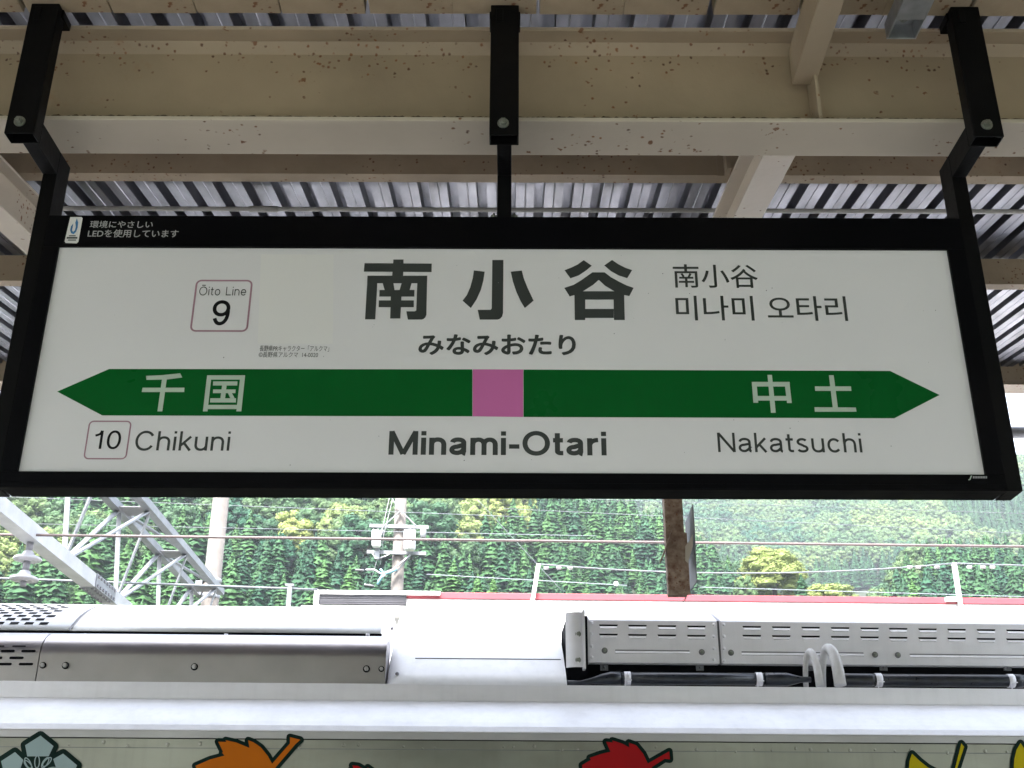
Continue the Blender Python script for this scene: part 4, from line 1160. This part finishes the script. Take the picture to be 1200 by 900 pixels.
BROAD = foliage('broad_leaves', [(.018,.075,.040), (.035,.115,.040), (.10,.19,.035), (.24,.28,.08)], .12)
BARK = mat('bark', (.10,.075,.055), .9, var=.3, bump=.4)
def cedar_mesh(seed):
    rnd = random.Random(seed); mb = MB(); H = 12.0; Wd = 2.95
    mb.tube([(0,0,-1.5),(0,0,H*.9)], [.22,.03], 6, 1)
    nt_, n = 15, 17
    for j in range(nt_):
        t = j/nt_; zt = 1.6 + (H-1.6)*((j+1.9)/(nt_+.9))**.93; zt = min(zt, H+.05)
        zb_ = .9 + (H-1.3)*(j/nt_)**.93
        ro_ = Wd*(1-t)**.88*rnd.uniform(.88,1.12)+.12; a0 = rnd.random()*6.28; ox, oy = rnd.uniform(-.12,.12)*ro_, rnd.uniform(-.12,.12)*ro_
        vs = [(ox*.3, oy*.3, zt)]
        lob = [rnd.uniform(.62,1.16) for _ in range(n)]
        for ring, (f, zf_) in enumerate(((.34,.60),(.72,.26),(1.0,.0))):
            for k in range(n):
                a = a0 + 2*math.pi*(k+.5*(ring % 2))/n; l = 1+(lob[k]-1)*(.4+.6*ring/2)
                rr_ = ro_*f*l*rnd.uniform(.93,1.07)
                vs.append((ox+rr_*math.cos(a), oy+rr_*math.sin(a), zb_+(zt-zb_)*zf_*rnd.uniform(.9,1.1) + (rnd.uniform(-.22,.16) if ring else 0)))
        fs = [(0, 1+k, 1+(k+1)%n) for k in range(n)]
        for ring in range(2):
            o1, o2 = 1+ring*n, 1+(ring+1)*n
            for k in range(n): fs.append((o1+k, o2+k, o2+(k+1)%n)); fs.append((o1+k, o2+(k+1)%n, o1+(k+1)%n))
        mb.add(vs, fs, 0, True)
        for q in range(int(34*(1-t)+6)):               # loose sprays round each tier
            a = rnd.random()*6.28; f = rnd.uniform(.45,1.08); c = Vector((ox+ro_*f*math.cos(a), oy+ro_*f*math.sin(a), zb_+(zt-zb_)*(1-f)*.95+rnd.uniform(.0,.14)))
            d = Vector((math.cos(a), math.sin(a), -.3)).normalized(); sd_ = Vector((-math.sin(a), math.cos(a), 0)); w_ = rnd.uniform(.14,.36)*(1-.4*t)
            up_v = Vector((0,0,1))*w_*rnd.uniform(.2,.6)
            mb.add([c-sd_*w_, c+d*w_*1.3, c+sd_*w_, c-d*w_*.8+up_v*1.6], [(0,1,2,3)])
    me = mb.mesh('cedar_tree'); me.materials.append(CEDAR); me.materials.append(BARK); return me
def broad_mesh(seed, H=10.0, Wd=4.2, nl=34, nq=64, ls=.85):
    rnd = random.Random(seed); mb = MB()
    mb.tube([(0,0,-1.5),(.1,0,H*.35),(0,.1,H*.6)], [.3,.24,.1], 6, 1)
    for k in range(5):
        a = k*1.3; mb.tube([(0,0,H*.35),(math.cos(a)*Wd*.5,math.sin(a)*Wd*.5,H*.65)], [.14,.04], 5, 1)
    for k in range(nl):
        a = k*2.399 + rnd.random()*.5
        zf_ = .26 + .66*(k+.5)/nl; rr_ = math.sqrt(max(0, 1-((zf_-.45)/.56)**2)) if zf_ > .45 else .85+.3*(zf_-.28)
        c = Vector((math.cos(a)*Wd*.70*rr_*rnd.uniform(.8,1.1), math.sin(a)*Wd*.70*rr_*rnd.uniform(.8,1.1), zf_*H+rnd.uniform(-.3,.3))); lr = Wd*(.20+.17*rnd.random())*(.92 if nl > 40 else 1)
        for q in range(nq):
            th = rnd.random()*2*math.pi; ph = math.acos(rnd.uniform(-.35,1)); nrm = Vector((math.sin(ph)*math.cos(th), math.sin(ph)*math.sin(th), math.cos(ph)))
            p_ = c + Vector((nrm.x*lr, nrm.y*lr, nrm.z*lr*.8))*rnd.uniform(.88,1.1)
            t1_ = nrm.cross(Vector((rnd.uniform(-1,1), rnd.uniform(-1,1), rnd.uniform(-1,1)))).normalized(); t2_ = nrm.cross(t1_)
            s_ = lr*rnd.uniform(.12,.26)*ls; tl = nrm*s_*rnd.uniform(-.7,.3)
            mb.add([p_-t1_*s_, p_-t2_*s_*.7+tl, p_+t1_*s_, p_+t2_*s_*.7-tl], [(0,1,2,3)])
        n = 9; vs = []; R_ = 6
        for j in range(R_):
            a2 = -.8 + j*(.8+math.pi/2-.12)/(R_-1)
            for k2 in range(n):
                t = 2*math.pi*(k2+.5*(j%2))/n; w2 = rnd.uniform(.80,1.08)
                vs.append((c.x+lr*.86*w2*math.cos(a2)*math.cos(t), c.y+lr*.86*w2*math.cos(a2)*math.sin(t), c.z+lr*.70*w2*math.sin(a2)))
        mb.add(vs, [(j*n+k2, j*n+(k2+1)%n, (j+1)*n+(k2+1)%n, (j+1)*n+k2) for j in range(R_-1) for k2 in range(n)] + [tuple(range((R_-1)*n, R_*n))])
    me = mb.mesh('broadleaf_tree'); me.materials.append(BROAD); me.materials.append(BARK); return me
cm = [cedar_mesh(s) for s in (1,2,3)]
bm2 = [broad_mesh(s) for s in (11,12,13)]
protos = [('cedar_tree', m) for m in cm] + [('broadleaf_tree', m) for m in bm2]

rnd = random.Random(42)
def nz2(x, y, s): return (math.sin(x/s*1.3+y/s*.7)+math.sin(x/s*.6-y/s*1.1+2)+math.sin(x/s*2.1+1.3)*math.sin(y/s*1.7))/3
near = []; far = []
def proj(p):
    d = Vector((p[0], p[1], p[2]-EYE)); zc_ = d.y*CP + d.z*SP_; yy = -d.y*SP_ + d.z*CP
    return 600 + FPX*d.x/zc_, 450 - FPX*yy/zc_, zc_
y = 205.0
while y < 475:
    x = -.56*y
    while x < .58*y:
        px__, py__ = x + rnd.uniform(-1.7,1.7), y + rnd.uniform(-1.5,1.5); t = px__/py__
        z = terr(px__, py__)
        u, v, zc_ = proj((px__, py__, z+12))
        e = nz2(px__, py__, 42) + .35*nz2(px__, py__, 13)
        if -60 < u < 1260 and v < 722 and proj((px__,py__,z))[1] > 560:
            # species by region: cedar stands in the middle and right, mixed wood at left
            pb = .25
            if u < 330: pb = .5 if v < 640 else .35
            if 330 <= u < 560 and v < 640: pb = .72
            if u > 560 and u < 830: pb = .05
            if u > 980: pb = .08
            if 540 < u < 620 and v < 612: pb = .9
            broad = (.5 + e*.75) < pb
            tint = min(1, max(0, .34 + .32*nz2(px__, py__, 30) + rnd.uniform(-.34,.34)))
            if broad:
                tint = tint*.42
                for (cu, cv, ru, rv, tt) in ((348,622,26,13,.97),(590,598,38,20,.85),(545,612,22,14,.7),(400,612,18,12,.62),(690,690,20,10,.55),(180,690,25,12,.66),(30,650,40,20,.62)):
                    if ((u-cu)/ru)**2 + ((v-cv)/rv)**2 < 1: tint = tt*.93 + rnd.uniform(-.1,.06)
            sc = rnd.uniform(1.05,1.95)*(1.0 if broad else 1.0)
            if not (870 < u < 960 and v > 640): near.append((px__, py__, z, broad, tint, sc, rnd.random()*6.28, rnd.randrange(3), zc_, v))
        x += 8.0
    y += 7.6
y = 800.0
while y < 1215:
    x = -.16*y
    while x < .56*y:
        px__, py__ = x + rnd.uniform(-3,3), y + rnd.uniform(-3,3); z = terr(px__, py__)
        u, v, zc_ = proj((px__, py__, z+12)); e = nz2(px__, py__, 75) + .3*nz2(px__, py__, 25)
        if 560 < u < 1270 and v < 715 and proj((px__,py__,z))[1] > 535 and rnd.random() > .02:
            broad = e > -.22
            tint = min(.95, max(0, .22 + .24*nz2(px__+60, py__, 60) + rnd.uniform(-.14,.14)))
            far.append((px__, py__, z, broad, tint, rnd.uniform(1.2,2.1)*(1.1 if broad else .95), rnd.random()*6.28, rnd.randrange(3), zc_, v))
        x += 10.5
    y += 9.5
# the nearest trees one can tell apart are objects of their own
near.sort(key=lambda q: q[8])
single = [q for q in near if q[9] < 688 and -20 < proj(q)[0] < 1215][:270]
ids = set(map(id, single)); rest = [q for q in near if id(q) not in ids]
clab = {0:'slender green cedar in the cedar stand at the foot of the hillside'}
first = {}
def place_tree(q, lab, grp, catname='tree'):
    px__, py__, z, broad, tint, sc, rot, k, zc_, v = q
    name, me = protos[(3 if broad else 0)+k]
    o = bpy.data.objects.new(name, me); COL.objects.link(o)
    o.location = (px__, py__, z-.3); o.rotation_euler = (0,0,rot); o.scale = (sc,sc,sc*(.95+.1*random.random())); o['tint'] = float(tint)
    tag(o, lab, catname, grp); first.setdefault((broad, k), o); return o
places = ((45,'left of the insulator string'),(120,'right of the insulator string'),(235,'behind the lattice gantry'),(330,'right of the concrete pole'),
    (372,'behind the thin railing post'),(430,'above the grey slatted annex'),(505,'behind the utility pole'),(560,'just right of the utility pole'),(628,'left of the left roof post'),
    (700,'between left roof post and wire marker'),(785,'between wire marker and rusty post'),(860,'just right of the rusty post'),(1010,'near the round yellow-green tree'),
    (1120,'left of the right roof post'),(2000,'right of the right roof post'))
for q in single:
    u, v, _ = proj((q[0], q[1], q[2]+10)); where = next(p_[1] for p_ in places if u < p_[0])
    tone = ('yellow' if q[4] > .8 else 'light green' if q[4] > .5 else 'mid green' if q[4] > .3 else 'dark green') if q[3] else ('light green' if q[4] > .5 else 'mid green' if q[4] > .25 else 'dark green')
    size = 'tall' if q[5] > 1.65 else ('short' if q[5] < 1.35 else 'mid-sized')
    row = 'high up' if v < 625 else ('halfway up' if v < 655 else 'low down')
    kind_ = 'broadleaf tree' if q[3] else 'cedar'
    place_tree(q, '%s %s %s %s, %s' % (size, tone, kind_, row, where), ('broadleaf trees ' if q[3] else 'cedars ')+where)
# the big yellow-green round tree at right of the rusty post
def special(u, vtop, Y, hpx, wpx, mesh, tint, lab, Hm, Wm, name):
    top = P(u, vtop, Y); zc_ = top.y*CP + (top.z-EYE)*SP_
    h = hpx*zc_/FPX/ .93; wd = wpx*zc_/FPX
    o = bpy.data.objects.new(name, mesh); COL.objects.link(o); o.location = (top.x, Y, top.z-h)
    o.scale = (wd/Wm, wd/Wm, h/Hm); o['tint'] = tint; tag(o, lab, 'tree'); return o
big = broad_mesh(79, 10, 4.2, 60, 170, .5)
special(903, 647, 262, 62, 92, big, .80, 'large round yellow-green tree standing alone right of the rusty post', 9.9, 8.6, 'broadleaf_tree')
special(938, 672, 250, 40, 26, cm[1], .25, 'dark cedar leaning against the right foot of the large round tree', 12, 5.2, 'cedar_tree')
special(872, 676, 255, 40, 30, bm2[1], .22, 'dark low broadleaf tree at the left foot of the large round tree', 9.9, 8.6, 'broadleaf_tree')
special(962, 688, 250, 40, 60, bm2[0], .82, 'low yellow-green bush tree right of the large round tree', 9.9, 8.6, 'broadleaf_tree')
special(983, 686, 255, 40, 45, bm2[2], .58, 'low green tree beside the yellow-green bush tree', 9.9, 8.6, 'broadleaf_tree')
special(560, 671, 232, 45, 22, cm[0], .9, 'bright green small cedar just above the left end of the red coping', 12, 5.2, 'cedar_tree')
special(578, 674, 230, 40, 20, cm[1], .95, 'bright green cedar, right one of the small pair above the red coping', 12, 5.2, 'cedar_tree')
special(532, 654, 240, 62, 34, cm[2], .75, 'tall bright cedar just right of the utility pole', 12, 5.2, 'cedar_tree')
special(380, 655, 238, 70, 40, cm[0], .7, 'broad bright cedar above the grey slatted annex', 12, 5.2, 'cedar_tree')
special(410, 662, 236, 60, 30, cm[2], .85, 'yellowish-green cedar between the annex and the utility pole', 12, 5.2, 'cedar_tree')
for (u_y, v_y, hp, wp, tt, mi_) in ((347,611,30,36,.97,0),(328,624,24,26,.8,1),(519,604,34,34,.72,2),(549,592,36,44,.9,1),(590,600,40,48,.85,0),(571,625,22,34,.66,2),(372,640,24,34,.5,1),(405,612,28,36,.55,0)):
    special(u_y, v_y, 395, hp, wp, bm2[mi_], tt, '%s broadleaf tree on the upper slope %s' % ('golden yellow' if tt > .88 else 'pale yellow-green' if tt > .7 else 'light green',
        {347:'between the two poles', 328:'left of the golden yellow tree', 519:'right of the transformers', 549:'above the left end of the red coping', 590:'under the sign, right of the yellow crown', 571:'below the yellow crowns', 372:'below the golden yellow tree', 405:'left of the utility pole'}[u_y]), 9.9, 8.6, 'broadleaf_tree')
special(1068, 678, 236, 45, 24, cm[1], .95, 'small bright cedar in front of the dark right stand', 12, 5.2, 'cedar_tree')

def forest(name, pts, label):
    me = bpy.data.meshes.new(name); me.from_pydata([(p[0],p[1],p[2]-.3) for p in pts], [], [])
    def attr(n, typ, vals):
        a = me.attributes.new(n, typ, 'POINT'); a.data.foreach_set('value', vals)
    attr('tint', 'FLOAT', [float(p[4]) for p in pts]); attr('scl', 'FLOAT', [float(p[5]) for p in pts])
    attr('rot', 'FLOAT', [float(p[6]) for p in pts]); attr('kid', 'INT', [(3 if p[3] else 0)+p[7] for p in pts])
    o = bpy.data.objects.new(name, me); COL.objects.link(o)
    ng = bpy.data.node_groups.new(name, 'GeometryNodeTree')
    ng.interface.new_socket('Geometry', in_out='INPUT', socket_type='NodeSocketGeometry'); ng.interface.new_socket('Geometry', in_out='OUTPUT', socket_type='NodeSocketGeometry')
    N = ng.nodes; K_ = ng.links
    gi = N.new('NodeGroupInput'); go = N.new('NodeGroupOutput'); join = N.new('GeometryNodeJoinGeometry')
    def named(nm, typ):
        a = N.new('GeometryNodeInputNamedAttribute'); a.data_type = typ; a.inputs['Name'].default_value = nm; return a
    rot = named('rot', 'FLOAT'); scl = named('scl', 'FLOAT'); kid = named('kid', 'INT')
    cx = N.new('ShaderNodeCombineXYZ'); K_.new(rot.outputs[0], cx.inputs[2])
    for kk in range(6):
        cmp_ = N.new('FunctionNodeCompare'); cmp_.data_type = 'INT'; cmp_.operation = 'EQUAL'; K_.new(kid.outputs[0], cmp_.inputs[2]); cmp_.inputs[3].default_value = kk
        oi = N.new('GeometryNodeObjectInfo'); oi.inputs['Object'].default_value = src[kk]; oi.transform_space = 'ORIGINAL'
        oi.inputs['As Instance'].default_value = True
        ip = N.new('GeometryNodeInstanceOnPoints'); K_.new(gi.outputs[0], ip.inputs['Points']); K_.new(cmp_.outputs[0], ip.inputs['Selection'])
        K_.new(oi.outputs['Geometry'], ip.inputs['Instance']); K_.new(cx.outputs[0], ip.inputs['Rotation']); K_.new(scl.outputs[0], ip.inputs['Scale'])
        K_.new(ip.outputs[0], join.inputs[0])
    K_.new(join.outputs[0], go.inputs[0])
    md = o.modifiers.new('scatter', 'NODES'); md.node_group = ng
    tag(o, label, 'forest', kind='stuff'); return o
src = []
for kk in range(6):
    o = first.get((kk >= 3, kk % 3))
    if o is None: o = place_tree((-140+kk*3, 300, terr(-140+kk*3, 300), kk >= 3, .5, 1, 0, kk % 3, 300, 0), 'spare tree in the wood at far left', 'wood trees far left')
    src.append(o)
forest('near_forest', rest, 'dense green cedar and broadleaf forest covering the near hillside')
forest('far_forest', far, 'hazy bluish green forest on the far ridge at right')

# ------------------------------------------------------------------ haze
hz_ = MB(); hz_.box(-1500, 1500, -850, 1290, -3.5, 520)
HM = bpy.data.materials.new('haze_air'); HM.use_nodes = True; hn = HM.node_tree.nodes; hn.remove(hn['Principled BSDF'])
pv = hn.new('ShaderNodeVolumePrincipled'); pv.inputs['Color'].default_value = (.82,.90,1,1); pv.inputs['Density'].default_value = .00014
pv.inputs['Anisotropy'].default_value = .2
HM.node_tree.links.new(pv.outputs[0], hn['Material Output'].inputs['Volume'])
tag(hz_.build('haze', HM), 'thin pale haze over the valley', 'haze', kind='stuff')
print('trees', len(single), len(rest), len(far))
